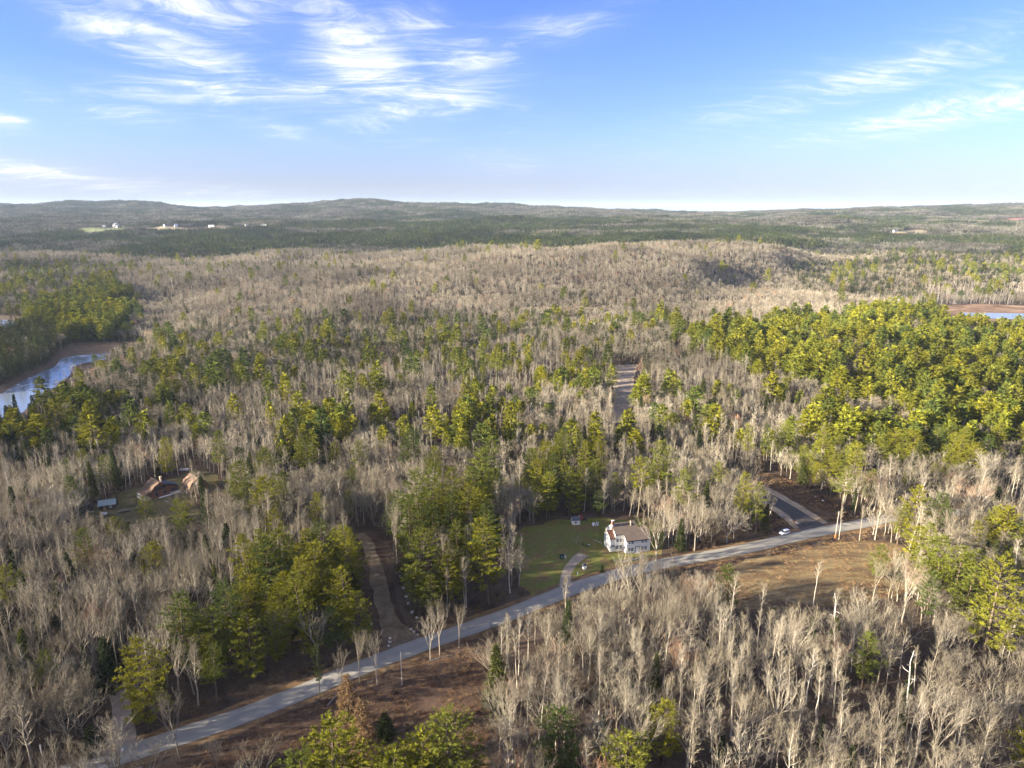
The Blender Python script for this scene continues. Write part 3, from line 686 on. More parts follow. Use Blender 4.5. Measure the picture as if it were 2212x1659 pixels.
def clump(seed, kind):
    """a far patch of woodland: a dozen coarse crowns"""
    t = TB(seed); r = t.r
    for i in range(13):
        x, y = (i % 4-1.5)*6.4+r.normal(0, 1.7), (i//4-1.5)*6.4+r.normal(0, 1.7); con = (kind == 'conifer') if r.random() > .12 else (kind != 'conifer')
        H = r.uniform(11, 17)*(1.12 if con else 1); m = 1 if con else 0; n = 34
        if con:
            z = r.random(n)**.8; rad = (1-z)*r.uniform(2.2, 3.4)+.3; az = r.random(n)*6.28
            P = np.column_stack([x+np.cos(az)*rad*.4, y+np.sin(az)*rad*.4, 1.5+z*(H-2.5)]); D = np.column_stack([np.cos(az)*.8, np.sin(az)*.8, np.full(n, .5)])+rv(r, n)*.3
            t.blades(P, D, rad*.8+.9, r.uniform(1.0, 1.7, n), m, False, np.column_stack([np.cos(az), np.sin(az), np.full(n, .6)]))
        else:
            c = rv(r, n); c[:, 2] = np.abs(c[:, 2]); w = r.uniform(2.4, 3.6)
            P = np.column_stack([x+c[:, 0]*w*.5, y+c[:, 1]*w*.5, H*.42+c[:, 2]*H*.25]); t.blades(P, c*np.array([.8, .8, 1.3]), r.uniform(1.8, 3.8, n), r.uniform(.35, .75, n), m, False, c)
            t.tube([[x, y, -.5], [x, y, H*.7]], [.22, .08], 3, m)
    return t

KM = {'pine': ('pine_bark', 'pine_needles'), 'spruce': ('pine_bark', 'spruce_needles'), 'aspen': ('aspen_bark', 'aspen_twigs'), 'maple': ('maple_bark', 'maple_twigs'),
      'dead': ('dead_wood', 'dead_wood'), 'larch': ('pine_bark', 'larch_needles'), 'bush': ('brush', 'brush'), 'tuft': ('grass_tuft', 'grass_tuft'), 'clump': ('far_bare', 'far_conifer')}
SRC = {}     # kind -> list of (whole mesh, trunk mesh, crown mesh, height)
def make(kind, key, builders):
    SRC[key] = [b.meshes(f'{key}_{i}', [M[k] for k in KM[kind]]) for i, b in enumerate(builders)]
make('pine', 'pine', [pine(1, 22, 1, .24, 4.4), pine(2, 23, 1, .32, 4.0), pine(3, 20, 1, .16, 4.7), pine(4, 24, 1, .45, 4.3, .95), pine(5, 17, 1, .10, 3.7, 1.05), pine(6, 21, 1, .26, 4.8)])
make('pine', 'pine_far', [far_pine(11, 21, 5.0), far_pine(12, 23, 4.6, .30, 52), far_pine(13, 17, 4.7, .12, 56), far_pine(14, 21, 5.4, .36, 54), far_pine(15, 19, 5.2, .2, 62)])
make('spruce', 'spruce', [spruce(21, 13, 1, 2.1), spruce(22, 15, 1, 1.9, .12), spruce(23, 10, 1, 1.9, .03), spruce(24, 14, 1, 2.6, .05)])
make('spruce', 'spruce_far', [spruce(26, 13, .3, 2.3), spruce(27, 15, .3, 2.2)])
make('aspen', 'aspen', [aspen(31, 16, 1, .48, 22), aspen(32, 17, 1, .56, 18, .9), aspen(33, 15, 1, .42, 24, 1.15), aspen(34, 18, 1, .60, 16, .9), aspen(35, 14, 1, .36, 26, 1.2), aspen(39, 16, 1, .52, 14, 1.1)])
make('aspen', 'aspen_far', [aspen(36, 14, .4, .40, 40, 1.0, .8), aspen(37, 15, .4, .46, 34, 1.0, .8), aspen(38, 13, .4, .34, 40, 1.2, .8)])
make('maple', 'maple', [maple(41), maple(42, 14, 1, .24, 1.15), maple(43, 16, 1, .38, .85), maple(44, 13, 1, .2, 1.25)])
make('maple', 'maple_far', [far_dome(46, 14), far_dome(47, 13, 4.1, 68, .36), far_dome(48, 15, 3.2, 52, .45), far_dome(49, 12, 3.9, 58, .3)])
make('dead', 'dead', [snag(51), snag(52, 14, 1, 6), snag(53, 12, 1, 12)])
make('larch', 'larch', [spruce(56, 14, 1, 2.3, .05, .8, .6)])
make('bush', 'bush', [bush(61), bush(62, 2.2, 26), bush(63, 3.6, 18, 1, .8)])
make('tuft', 'tuft', [tuft(64), tuft(65)])
make('clump', 'bare_clump', [clump(71, 'bare'), clump(72, 'bare'), clump(73, 'bare')])
make('clump', 'conifer_clump', [clump(76, 'conifer'), clump(77, 'conifer'), clump(78, 'conifer')])

# ------------------------------------------------------------------ scattering of the masses nobody could count
GN_CACHE = {}
def scatter(name, pts, keys, vi, rot, scl, label, cat=None):
    """one object that draws a plant at every point (geometry nodes)"""
    ck = tuple(keys)
    if ck not in GN_CACHE:
        c = bpy.data.collections.new('plants_'+keys[0]); k = 0
        for key in keys:
            for w in SRC[key]:
                o = bpy.data.objects.new(f'plant_{k:02d}', w[0]); c.objects.link(o); k += 1
        # keep the drawing order of the variants
        g = bpy.data.node_groups.new('plant_'+keys[0], 'GeometryNodeTree')
        g.interface.new_socket('Geometry', in_out='INPUT', socket_type='NodeSocketGeometry'); g.interface.new_socket('Geometry', in_out='OUTPUT', socket_type='NodeSocketGeometry')
        gi = g.nodes.new('NodeGroupInput'); go = g.nodes.new('NodeGroupOutput'); ip = g.nodes.new('GeometryNodeInstanceOnPoints'); ci = g.nodes.new('GeometryNodeCollectionInfo')
        ci.inputs['Collection'].default_value = c; ci.inputs['Separate Children'].default_value = True; ci.inputs['Reset Children'].default_value = True
        ip.inputs['Pick Instance'].default_value = True
        def attr(nm, typ):
            a = g.nodes.new('GeometryNodeInputNamedAttribute'); a.data_type = typ; a.inputs['Name'].default_value = nm
            return [s for s in a.outputs if s.enabled and s.name == 'Attribute'][0]
        e = g.nodes.new('FunctionNodeEulerToRotation'); g.links.new(attr('turn', 'FLOAT_VECTOR'), e.inputs[0])
        g.links.new(gi.outputs[0], ip.inputs['Points']); g.links.new(ci.outputs[0], ip.inputs['Instance'])
        g.links.new(attr('variant', 'INT'), ip.inputs['Instance Index']); g.links.new(e.outputs[0], ip.inputs['Rotation']); g.links.new(attr('grow', 'FLOAT_VECTOR'), ip.inputs['Scale'])
        g.links.new(ip.outputs[0], go.inputs[0]); GN_CACHE[ck] = (g, c)
    g, c = GN_CACHE[ck]
    me = bpy.data.meshes.new(name); n = len(pts); me.vertices.add(n); me.vertices.foreach_set('co', np.asarray(pts, np.float32).ravel())
    a = me.attributes.new('variant', 'INT', 'POINT'); a.data.foreach_set('value', np.asarray(vi, np.int32))
    a = me.attributes.new('turn', 'FLOAT_VECTOR', 'POINT'); a.data.foreach_set('vector', np.asarray(rot, np.float32).ravel())
    a = me.attributes.new('grow', 'FLOAT_VECTOR', 'POINT'); a.data.foreach_set('vector', np.asarray(scl, np.float32).ravel())
    o = link(bpy.data.objects.new(name, me)); md = o.modifiers.new('plants', 'NODES'); md.node_group = g
    tag(o, label, cat, kind='stuff'); return o

# ------------------------------------------------------------------ where which tree grows
KINDS = ['pine', 'spruce', 'aspen', 'maple', 'dead']
def zone(poly, mix, dens=1.0, hs=1.0): return (poly, np.array(mix, float), dens, hs)
# polygons are outlines of stands as the photograph shows their crowns (display pixels), later ones win
ZONES = [
 zone([(250, 640), (1450, 600), (1500, 740), (1440, 850), (250, 850)], [.03, .20, .15, .62]),
 zone([(430, 690), (1100, 690), (1250, 740), (900, 830), (450, 840)], [.04, .30, .10, .56]),
 zone([(240, 640), (900, 560), (1500, 515), (1800, 515), (1960, 560), (1960, 655), (1500, 690), (900, 660), (260, 720)], [.006, .045, .14, .809]),
 zone([(-300, 560), (260, 560), (260, 640), (0, 680), (-300, 680)], [.08, .12, .1, .7]),
 zone([(-100, 840), (170, 830), (260, 880), (250, 1000), (150, 1020), (-100, 1030)], [.26, .20, .26, .28], .9),
 zone([(160, 740), (520, 740), (560, 900), (260, 930), (180, 850)], [.06, .20, .18, .56]),
 zone([(460, 850), (700, 800), (860, 780), (980, 760), (1000, 800), (860, 850), (620, 900), (480, 920)], [.03, .02, .80, .15], 1.2),
 zone([(1060, 740), (1320, 735), (1330, 790), (1200, 830), (1060, 800)], [.06, .01, .70, .23], 1.1),
 zone([(20, 690), (80, 655), (150, 620), (260, 600), (300, 660), (250, 725), (120, 735), (30, 725)], [.85, .10, .0, .05], 1.0, 1.05),
 zone([(-150, 715), (110, 700), (185, 735), (150, 795), (0, 830), (-150, 850)], [.0, .90, .0, .1], 1.3, 1.2),
 zone([(-200, 1000), (480, 980), (560, 1100), (350, 1350), (230, 1659), (-300, 1800)], [.035, .12, .42, .425]),
 zone([(470, 990), (1130, 930), (1140, 1120), (840, 1180), (480, 1220)], [.03, .02, .62, .33], 1.1),
 zone([(1320, 830), (1680, 780), (1720, 960), (1560, 1010), (1330, 1000)], [.05, .03, .66, .26], 1.05),
 zone([(1300, 990), (1600, 980), (1620, 1140), (1380, 1160), (1310, 1100)], [.03, .02, .35, .60], 1.0),
 # pine stands
 zone([(600, 940), (615, 890), (650, 862), (700, 860), (760, 890), (745, 975), (650, 975)], [.85, .02, .08, .05], .40, .95),
 zone([(790, 905), (830, 855), (960, 845), (1130, 850), (1135, 925), (1010, 950), (880, 940)], [.70, .02, .15, .13], .42, .85),
 zone([(940, 760), (1060, 745), (1130, 790), (1330, 770), (1320, 830), (1100, 860), (950, 840)], [.20, .05, .50, .25], .8, .8),
 zone([(1135, 990), (1200, 920), (1310, 935), (1310, 1040), (1260, 1085), (1170, 1080)], [.85, .02, .05, .08], .5, .95),
 zone([(1420, 720), (1560, 690), (1700, 675), (1900, 655), (2300, 660), (2300, 965), (2050, 965), (1950, 930), (1830, 880), (1660, 835), (1600, 760)], [.72, .02, .08, .18], .52, .95),
 zone([(1740, 880), (1960, 920), (2300, 950), (2300, 1030), (2000, 1060), (1780, 1050), (1700, 960)], [.40, .03, .25, .32], .7, .95),
 zone([(1880, 1020), (2000, 1010), (2300, 1010), (2300, 1160), (2000, 1190), (1880, 1130)], [.03, .01, .5, .46], 1.15, 1.1),
 zone([(380, 1350), (400, 1280), (560, 1190), (690, 1115), (790, 1140), (795, 1330), (640, 1420), (470, 1450)], [.90, .02, .05, .03], .48, 1.05),
 zone([(845, 1200), (930, 1040), (1000, 995), (1065, 1010), (1085, 1150), (1095, 1250), (1040, 1300), (900, 1300), (860, 1270)], [.90, .02, .05, .03], .46, 1.05),
 zone([(1960, 1190), (2100, 1160), (2300, 1160), (2300, 1300), (2180, 1360), (1990, 1260)], [.30, .02, .28, .40], .8),
 zone([(1030, 1420), (1060, 1300), (1250, 1255), (1480, 1255), (1560, 1320), (1950, 1300), (2300, 1330), (2300, 1900), (900, 1900), (1000, 1600)], [.0, .02, .50, .475, .005], .86),
 zone([(230, 1560), (420, 1500), (1030, 1330), (1060, 1430), (1030, 1700), (230, 1750)], [.0, .02, .3, .68], .5),
 # beyond the valley
 zone([(1880, 540), (2300, 530), (2300, 622), (1900, 618)], [.05, .42, .0, .53]),
 zone([(1880, 612), (2300, 605), (2300, 668), (1900, 655)], [.02, .03, .15, .40, .40], 1.1, 1.0),
 zone([(1700, 565), (1990, 555), (1990, 640), (1880, 640), (1740, 625)], [.02, .50, .0, .48], 1.25),
 zone([(1480, 620), (1740, 625), (1880, 640), (1900, 655), (1700, 680), (1480, 680)], [.01, .03, .2, .76]),
]
# ground kept open
CLEAR = [[(-80, 940), (50, 912), (110, 868), (170, 825), (230, 788), (245, 792), (185, 835), (120, 885), (60, 928), (-80, 955)],
 LAWN, FIELD, MEADOW, YARD, SIDEYARD,
 [(1330, 788), (1388, 788), (1374, 880), (1364, 950), (1322, 960)],
 [(2010, 668), (2320, 668), (2320, 726), (2040, 718)],
 [(1400, 1290), (1560, 1215), (1560, 1330), (1430, 1310)],   # open corner below the road bend
 [(1300, 1250), (1500, 1200), (1500, 1275), (1420, 1300), (1300, 1340), (1180, 1380), (1080, 1420), (1040, 1480), (1020, 1400), (1180, 1330)],
 [(180, 1660), (240, 1560), (245, 1470), (300, 1490), (300, 1600), (260, 1660)],
 [(175, 1105), (300, 1120), (455, 1100), (450, 1180), (300, 1200), (185, 1185)],
 [(1560, 1182), (1700, 1155), (1795, 1138), (1800, 1180), (1600, 1240)],
 [(436, 1040), (500, 1045), (500, 1130), (425, 1135)],
 [(1560, 1325), (1750, 1320), (1960, 1300), (1940, 1370), (1750, 1390), (1570, 1380)]]
OCC = []   # world discs already taken: (x, y, r)
def taken(x, y):
    m = np.zeros(x.shape, bool)
    for (a, b, r) in OCC: m |= (x-a)**2+(y-b)**2 < r*r
    return m

# ------------------------------------------------------------------ buildings
def poly_obj(name, V, F, mat, parent, smooth=False):
    me = bpy.data.meshes.new(name); me.from_pydata([tuple(v) for v in V], [], F); me.materials.append(mat); me.update()
    import bmesh
    bm = bmesh.new(); bm.from_mesh(me); bmesh.ops.recalc_face_normals(bm, faces=bm.faces[:]); bm.to_mesh(me); bm.free()
    if smooth: me.shade_smooth()
    return link(bpy.data.objects.new(name, me), parent)
def box(name, x0, x1, y0, y1, z0, z1, mat, parent):
    V = [(x, y, z) for z in (z0, z1) for y in (y0, y1) for x in (x0, x1)]
    return poly_obj(name, V, [(0, 1, 3, 2), (4, 5, 7, 6), (0, 1, 5, 4), (2, 3, 7, 6), (0, 2, 6, 4), (1, 3, 7, 5)], mat, parent)
def prism(name, prof, ax, a0, a1, mat, parent):
    """extrude a closed profile of (s, z) along axis ax ('x' or 'y') from a0 to a1"""
    n = len(prof)
    def P(a, s, z): return (a, s, z) if ax == 'x' else (s, a, z)
    V = [P(a0, *p) for p in prof]+[P(a1, *p) for p in prof]
    return poly_obj(name, V, [tuple(range(n)), tuple(range(n, 2*n))]+[(i, (i+1) % n, n+(i+1) % n, n+i) for i in range(n)], mat, parent)
def roof_prof(pts, th):
    """a roof of even thickness over a polyline of (s, z)"""
    return [(s, z) for s, z in pts]+[(s, z+th) for s, z in reversed(pts)]
def window(parent, face, a, b, z, w=.8, h=1.3, frame='white_paint', panes=True, shutter=False):
    """face: ('y', value, sign) wall in plane y=value facing sign, a = position along the wall"""
    ax, v, sg = face
    def bx(nm, u0, u1, z0, z1, d0, d1, mat, par):
        lo, hi = sorted((v+sg*d0, v+sg*d1))
        return box(nm, u0, u1, lo, hi, z0, z1, mat, par) if ax == 'y' else box(nm, lo, hi, u0, u1, z0, z1, mat, par)
    f = bx('window', a-w/2-.09, a+w/2+.09, z-.09, z+h+.09, -.02, .05, M[frame], parent)
    half = h/2
    for k in range(2): bx('pane', a-w/2, a+w/2, z+k*half+.03, z+(k+1)*half-.03, .05, .065, M['glass'], f)
    if panes: bx('muntin', a-.025, a+.025, z+.03, z+h-.03, .065, .08, M[frame], f)
    bx('sill', a-w/2-.14, a+w/2+.14, z-.16, z-.095, -.02, .11, M[frame], f)
    return f

def farmhouse():
    o = G(*((1833.6/1.3562), (1622.4/1.3562)))
    rt_ = empty('farmhouse', o, R(14.5)); tag(rt_, 'white clapboard farmhouse with brown roof on the lawn', 'house')
    OCC.append((o.x+2, o.y+7, 13)); OCC.append((o.x+8, o.y+5, 8)); OCC.append((o.x-4, o.y+6, 7))
    W, RF = M['white_clapboard'], M['brown_shingle']; g = .72
    ez, rn = 5.1, 5.9; rz = ez+g*rn
    A0 = -3.1
    # main body: two pieces because the left front steps back
    prism('wall', [(0, -.6), (0, ez), (rn, rz-.05), (2*rn, ez), (2*rn, -.6)], 'x', 0, 5.5, W, rt_)
    prism('wall', [(2.4, -.6), (2.4, ez+g*2.4), (rn, rz-.05), (2*rn, ez), (2*rn, -.6)], 'x', A0, -.002, W, rt_)
    rn2 = 3.8; rz2 = ez+g*rn2
    prism('wall', [(.003, -.6), (.003, ez), (rn2, rz2-.05), (2*rn2, ez), (2*rn2, -.6)], 'x', 5.502, 9.3, W, rt_)
    def slope(nm, x0, x1, n0, r, zr, over=.35, th=.16):
        ov = over
        f = prism(nm, roof_prof([(n0-ov, zr-g*(r-n0+ov)), (r, zr), (2*r+ov, zr-g*(r+ov))], th), 'x', x0, x1, RF, rt_)
        prism('eave_board', [(n0-ov-.05, zr-g*(r-n0+ov)-.14), (n0-ov-.05, zr-g*(r-n0+ov)+.14), (n0-ov, zr-g*(r-n0+ov)+.14), (n0-ov, zr-g*(r-n0+ov)-.14)], 'x', x0, x1, M['trim_dark'], f)
        return f
    main = slope('roof', -.25, 5.5, 0, rn, rz); slope('roof', A0-.3, -.252, 2.4, rn, rz); slope('roof', 5.502, 9.6, 0, rn2, rz2)
    # lower block on the gable end
    C0, cz, cr = -5.0, 5.2, 2.9
    prism('wall', [(2.6, -.6), (2.6, cz), (2.6+cr, cz+.66*cr-.05), (2.6+2*cr, cz), (2.6+2*cr, -.6)], 'x', C0, A0-.003, W, rt_)
    rc = prism('roof', roof_prof([(2.6-.3, cz-.2), (2.6+cr, cz+.66*cr), (2.6+2*cr+.3, cz-.2)], .14), 'x', C0-.25, A0-.02, M['rust_shingle'], rt_)
    # chimneys
    c1 = box('chimney', A0-.55, A0+.25, rn-1.2, rn-.35, 5, rz+1.5, M['brick'], rt_); box('chimney_cap', A0-.63, A0+.33, rn-1.28, rn-.27, rz+1.5, rz+1.66, M['grey_metal'], c1)
    box('flashing', A0-.58, A0+.28, rn-1.23, rn-.32, rz-.45, rz-.15, M['sign_blue'], c1)
    c2 = box('chimney', 3.3, 3.75, rn-1.5, rn-1.05, rz-1.3, rz+1.0, M['flue'], rt_); box('chimney_cap', 3.25, 3.8, rn-1.55, rn-1.0, rz+1.0, rz+1.1, M['brick'], c2)
    F = ('y', 0, -1); F2 = ('y', 2.4, -1); S = ('x', 0, -1)
    for a in (1.04, 2.34, 6.25, 7.55): window(rt_, F, a, 0, .75, .85, 1.45); 
    for a in (1.1, 2.4, 6.3, 7.6): window(rt_, F, a, 0, 3.55, .8, 1.25)
    for a in (-2.35, -1.1): window(rt_, F2, a, 0, 1.0, .85, 1.45); window(rt_, F2, a, 0, 3.7, .8, 1.3)
    window(rt_, S, 1.2, 0, 1.0, .75, 1.4); window(rt_, S, 1.2, 0, 3.6, .7, 1.2)
    E = ('x', C0, -1); window(rt_, E, 3.7, 0, 1.1, .8, 1.3); window(rt_, E, 6.8, 0, 1.3, .8, 1.3); window(rt_, E, 5.5, 0, 4.0, .8, 1.2)
    # front door with dark surround, storm doors
    d = box('door', 3.65, 4.95, -.06, .02, 0.05, 2.15, M['white_paint'], rt_)
    for a in (3.42, 4.95): box('door_frame', a, a+.23, -.09, .01, .0, 2.38, M['trim_dark'], d)
    box('door_frame', 3.652, 4.948, -.085, .005, 2.152, 2.38, M['trim_dark'], d); box('door_split', 4.28, 4.32, -.075, -.062, .1, 2.1, M['grey_metal'], d); box('doorstep', 3.4, 5.2, -.9, -.1, -.5, .04, M['stone'], rt_)
    # arched porch hood over the side door
    d2 = box('door', -4.55, -3.65, 2.5, 2.598, .05, 2.1, M['white_paint'], rt_); box('door_handle', -3.8, -3.74, 2.46, 2.499, 1.0, 1.12, M['grey_metal'], d2)
    arc = [(-4.1+.8*math.cos(t), 2.15+.55*math.sin(t)) for t in np.linspace(0, math.pi, 9)]; hood = prism('porch_hood', arc+[(-4.1+.7*math.cos(t), 2.15+.45*math.sin(t)) for t in np.linspace(math.pi, 0, 9)], 'y', 1.5, 2.598, M['slate_shingle'], rt_)
    for a in (-4.85, -3.42): box('porch_post', a, a+.08, 1.52, 1.6, 0, 2.15, M['trim_dark'], hood)
    box('foundation', -.05, 9.35, -.05, 7.5, -.6, .05, M['stone'], rt_)
    return rt_
HOUSE = farmhouse()

def gambrel(root, L, Wd, e, kz, rz_, ks, roof, wall, th=.15, over=.3):
    """gambrel barn body: ridge along local x, from 0 to L; width along y"""
    h = Wd/2; pr = [(-h, -.8), (-h, e), (-ks, kz), (0, rz_), (ks, kz), (h, e), (h, -.8)]
    w = prism('wall', [(s, z-(.04 if z > 0 else 0)) for s, z in pr], 'x', 0, L, wall, root)
    r = prism('roof', roof_prof([(-h-over, e-over*1.1), (-ks, kz), (0, rz_), (ks, kz), (h+over, e-over*1.1)], th), 'x', -over, L+over, roof, root)
    return w, r
def brown_place():
    # ridge runs towards the camera and to the right; local x along the ridge
    def pt(zx, zy): return G((zx/8.508+380)/1.3562, (zy/8.508+1380)/1.3562)
    g1 = pt(555, 700)   # house, near left corner of the gable on the ground
    ang = R(-42)
    h = empty('gambrel_house', g1, ang); tag(h, 'brown gambrel roofed house with white deck and tall flue', 'house')
    # local +x = towards the camera; gable at x=0; local y>0 = to the upper right
    body = empty('body', (0, 0, 0)); body.parent = None; bpy.data.objects.remove(body)
    Wd = 7.6; h_off = Wd/2
    def B(nm, x0, x1, y0, y1, z0, z1, m, p=h): return box(nm, x0, x1, y0, y1, z0, z1, M[m], p)
    pr = [(0, -.9), (0, 2.9), (1.2, 4.9), (3.8, 6.5), (6.4, 4.9), (7.6, 2.9), (7.6, -.9)]
    prism('wall', [(s, z-(.04 if z > 0 else 0)) for s, z in pr], 'x', -8.0, 0, M['brown_board'], h)
    prism('roof', roof_prof([(-.1, 2.7), (1.2, 4.9), (3.8, 6.5), (6.4, 4.9), (7.7, 2.7)], .15), 'x', -8.3, .3, M['tan_shingle'], h)
    prism('porch_roof', roof_prof([(-3.2, 2.05), (-.05, 3.3)], .12), 'x', -7.4, .2, M['tan_shingle'], h)
    for x in (-7.1, -3.6, -.15): B('porch_post', x, x+.12, -3.05, -2.93, -.8, 2.0, 'white_paint')
    dk = B('deck', -7.3, .1, -3.3, -.02, -.05, .1, 'deck_wood')
    B('deck_skirt', -7.28, .08, -3.36, -3.31, -.9, .08, 'white_paint'); rl = B('railing', -7.3, .1, -3.34, -3.27, .85, .95, 'white_paint')
    for x in np.arange(-7.2, .1, .45): B('baluster', x, x+.07, -3.33, -3.28, .1, .85, 'white_paint', rl)
    B('band', -7.3, .1, -3.2, -3.1, 1.7, 2.05, 'white_paint')
    # wing with a low dark roof to the right
    prism('wing_wall', [(7.62, -.9), (7.62, 3.6), (11.6, 2.6), (11.6, -.9)], 'x', -6.0, -.8, M['brown_board'], h)
    prism('wing_roof', roof_prof([(6.3, 5.05), (7.6, 4.6), (11.9, 2.75)], .14), 'x', -6.2, -.5, M['slate_shingle'], h)
    fl = B('chimney', -1.5, -.9, 4.6, 5.2, 5.0, 8.3, 'flue'); B('chimney_cap', -1.62, -.78, 4.48, 5.32, 8.3, 8.55, 'flue', fl)
    Fg = ('x', 0, 1)
    for a, z in ((2.0, 3.6), (5.6, 3.6), (2.2, .9), (5.6, 1.0)): window(h, Fg, a, 0, z, .8, 1.1, 'trim_dark')
    window(h, ('x', -.8, 1), 9.3, 0, .9, 1.2, 1.1, 'trim_dark'); window(h, ('x', -.8, 1), 10.7, 0, .9, .8, 1.1, 'trim_dark')
    B('gable_board', .0, .06, 1.5, 6.2, 3.0, 5.0, 'dark_board')
    d2 = B('side_deck', -.75, 2.0, 7.7, 11.6, .2, .35, 'deck_wood')
    for y in np.arange(7.8, 11.6, .55): B('deck_rail', 1.93, 2.0, y, y+.08, .35, 1.25, 'deck_wood', d2)
    B('handrail', 1.9, 2.03, 7.7, 11.6, 1.25, 1.33, 'deck_wood', d2); B('ramp', .4, 1.6, 2.6, 7.6, -.05, .12, 'white_paint')
    c = Euler((0, 0, ang)).to_matrix() @ Vector((-3, 4, 0)); OCC.append((g1.x+c.x, g1.y+c.y, 12))
    b = pt(1505, 600)
    b = empty('gambrel_barn', b, ang); tag(b, 'brown gambrel roofed barn to the side of the brown house', 'barn')
    prism('wall', [(0, -.9), (0, 2.7), (1.1, 4.9), (4.0, 6.9), (6.9, 4.9), (8.0, 2.7), (8.0, -.9)], 'x', -7.4, 0, M['brown_board'], b)
    prism('roof', roof_prof([(-.15, 2.55), (1.1, 4.95), (4.0, 6.95), (6.9, 4.95), (8.15, 2.55)], .15), 'x', -7.7, .3, M['tan_shingle'], b)
    def BB(nm, x0, x1, y0, y1, z0, z1, m, p=b): return box(nm, x0, x1, y0, y1, z0, z1, M[m], p)
    dr = BB('door', .0, .07, 2.6, 5.4, -.5, 2.6, 'dark_board'); BB('door_trim', .0, .09, 2.5, 5.5, 2.6, 2.75, 'door_tan', dr); BB('white_door', -3.6, -2.8, -.06, .0, -.5, 1.7, 'white_paint')
    window(b, Fg, 2.6, 0, 3.6, .9, 1.0, 'trim_dark'); window(b, Fg, 5.2, 0, 3.6, .9, 1.0, 'trim_dark')
    c = Euler((0, 0, ang)).to_matrix() @ Vector((-3.5, 4, 0)); OCC.append((b.location.x+c.x, b.location.y+c.y, 9))
    # green roofed cabin
    p = G((205/4.916+250)/1.3562, (672/4.916+1360)/1.3562)
    s = empty('cabin', p, R(24)); tag(s, 'small dark cabin with green metal roof and tan door', 'cabin')
    prism('wall', [(0, -.5), (0, 2.2), (2.9, 3.1), (2.9, -.5)], 'x', 0, 5.8, M['dark_board'], s)
    prism('roof', roof_prof([(-.6, 2.05), (3.2, 3.25)], .1), 'x', -.5, 6.2, M['green_metal'], s)
    d = box('door', 1.5, 2.3, -.06, 0, .05, 1.95, M['door_tan'], s); box('door_pane', 1.7, 2.1, -.075, -.062, 1.1, 1.7, M['glass'], d)
    window(s, ('y', 0, -1), 4.1, 0, 1.0, .8, .8)
    OCC.append((p.x+2.5, p.y+2, 5.5))
brown_place()

def tiny_house(name, px, py, w, d, h, rh, wall, roof, label, cat, rz=0, lean=None):
    p = G(px, py); p.z += .8; r = empty(name, p, rz); tag(r, label, cat)
    prism('wall', [(0, -3), (0, h), (d/2, h+rh-.1), (d, h), (d, -3)], 'x', -w/2, w/2, M[wall], r)
    prism('roof', roof_prof([(-.5, h-.4), (d/2, h+rh), (d+.5, h-.4)], .35), 'x', -w/2-.5, w/2+.5, M[roof], r)
    for k in range(max(2, int(w//5))):
        window(r, ('y', 0, -1), -w/2+w*(k+.5)/max(2, int(w//5)), 0, 1.2, 1.3, 1.7, 'trim_dark', False)
    if lean:
        prism('annex', [(0, -3), (0, lean[1]), (d*.6, lean[1]+1.6), (d*.6, -3)], 'x', w/2+.01, w/2+lean[0], M[wall], r)
        box('annex_roof', w/2+.02, w/2+lean[0]+.5, -.5, d*.6, lean[1]+1.55, lean[1]+1.8, M[roof], r)
    OCC.append((p.x, p.y, max(w, d)*.9)); OCC.append((p.x, p.y-20, max(w, d)*.9)); OCC.append((p.x, p.y-45, max(w, d)*.9))
    return r
tiny_house('barn', 246, 491, 24, 18, 9, 8, 'far_white', 'slate_shingle', 'large white barn with dark roof by the far green pasture', 'barn', R(-35), (18, 6))
tiny_house('outbuilding', 224, 492, 10, 8, 5, 3, 'far_white', 'grey_metal', 'small white outbuilding next to the far white barn', 'shed')
tiny_house('far_house', 285, 490, 14, 9, 7, 5, 'far_white', 'slate_shingle', 'far white farmhouse just behind the large white barn', 'house', R(10))
tiny_house('far_house', 358, 490, 9, 8, 6, 5, 'far_white', 'slate_shingle', 'far pale house with dark roof, third building of the far row', 'house', R(60))
tiny_house('far_house', 381, 491, 11, 9, 6, 6, 'far_white', 'far_white', 'far small white gabled house beside a dark conifer', 'house', R(40))
tiny_house('far_trailer', 456, 490, 22, 6, 5, 1.2, 'far_white', 'grey_metal', 'long low white trailer home in the far hay field', 'trailer', R(-6))
tiny_house('far_house', 534, 491, 12, 10, 6, 6, 'far_white', 'grey_metal', 'far pale house with green conifer in front', 'house', R(50))
tiny_house('long_barn', 568, 491, 26, 12, 6, 3.5, 'far_white', 'far_white', 'long white roofed barn at the end of the far row', 'barn', R(-8))
tiny_house('hillside_house', 1936, 502, 16, 9, 6, 3, 'grey_metal', 'slate_shingle', 'small pale grey house on the far hillside field', 'house', R(10))
tiny_house('hillside_house', 1894, 518, 13, 9, 5, 5, 'far_white', 'grey_metal', 'small white house low on the far hillside among bare trees', 'house', R(25))

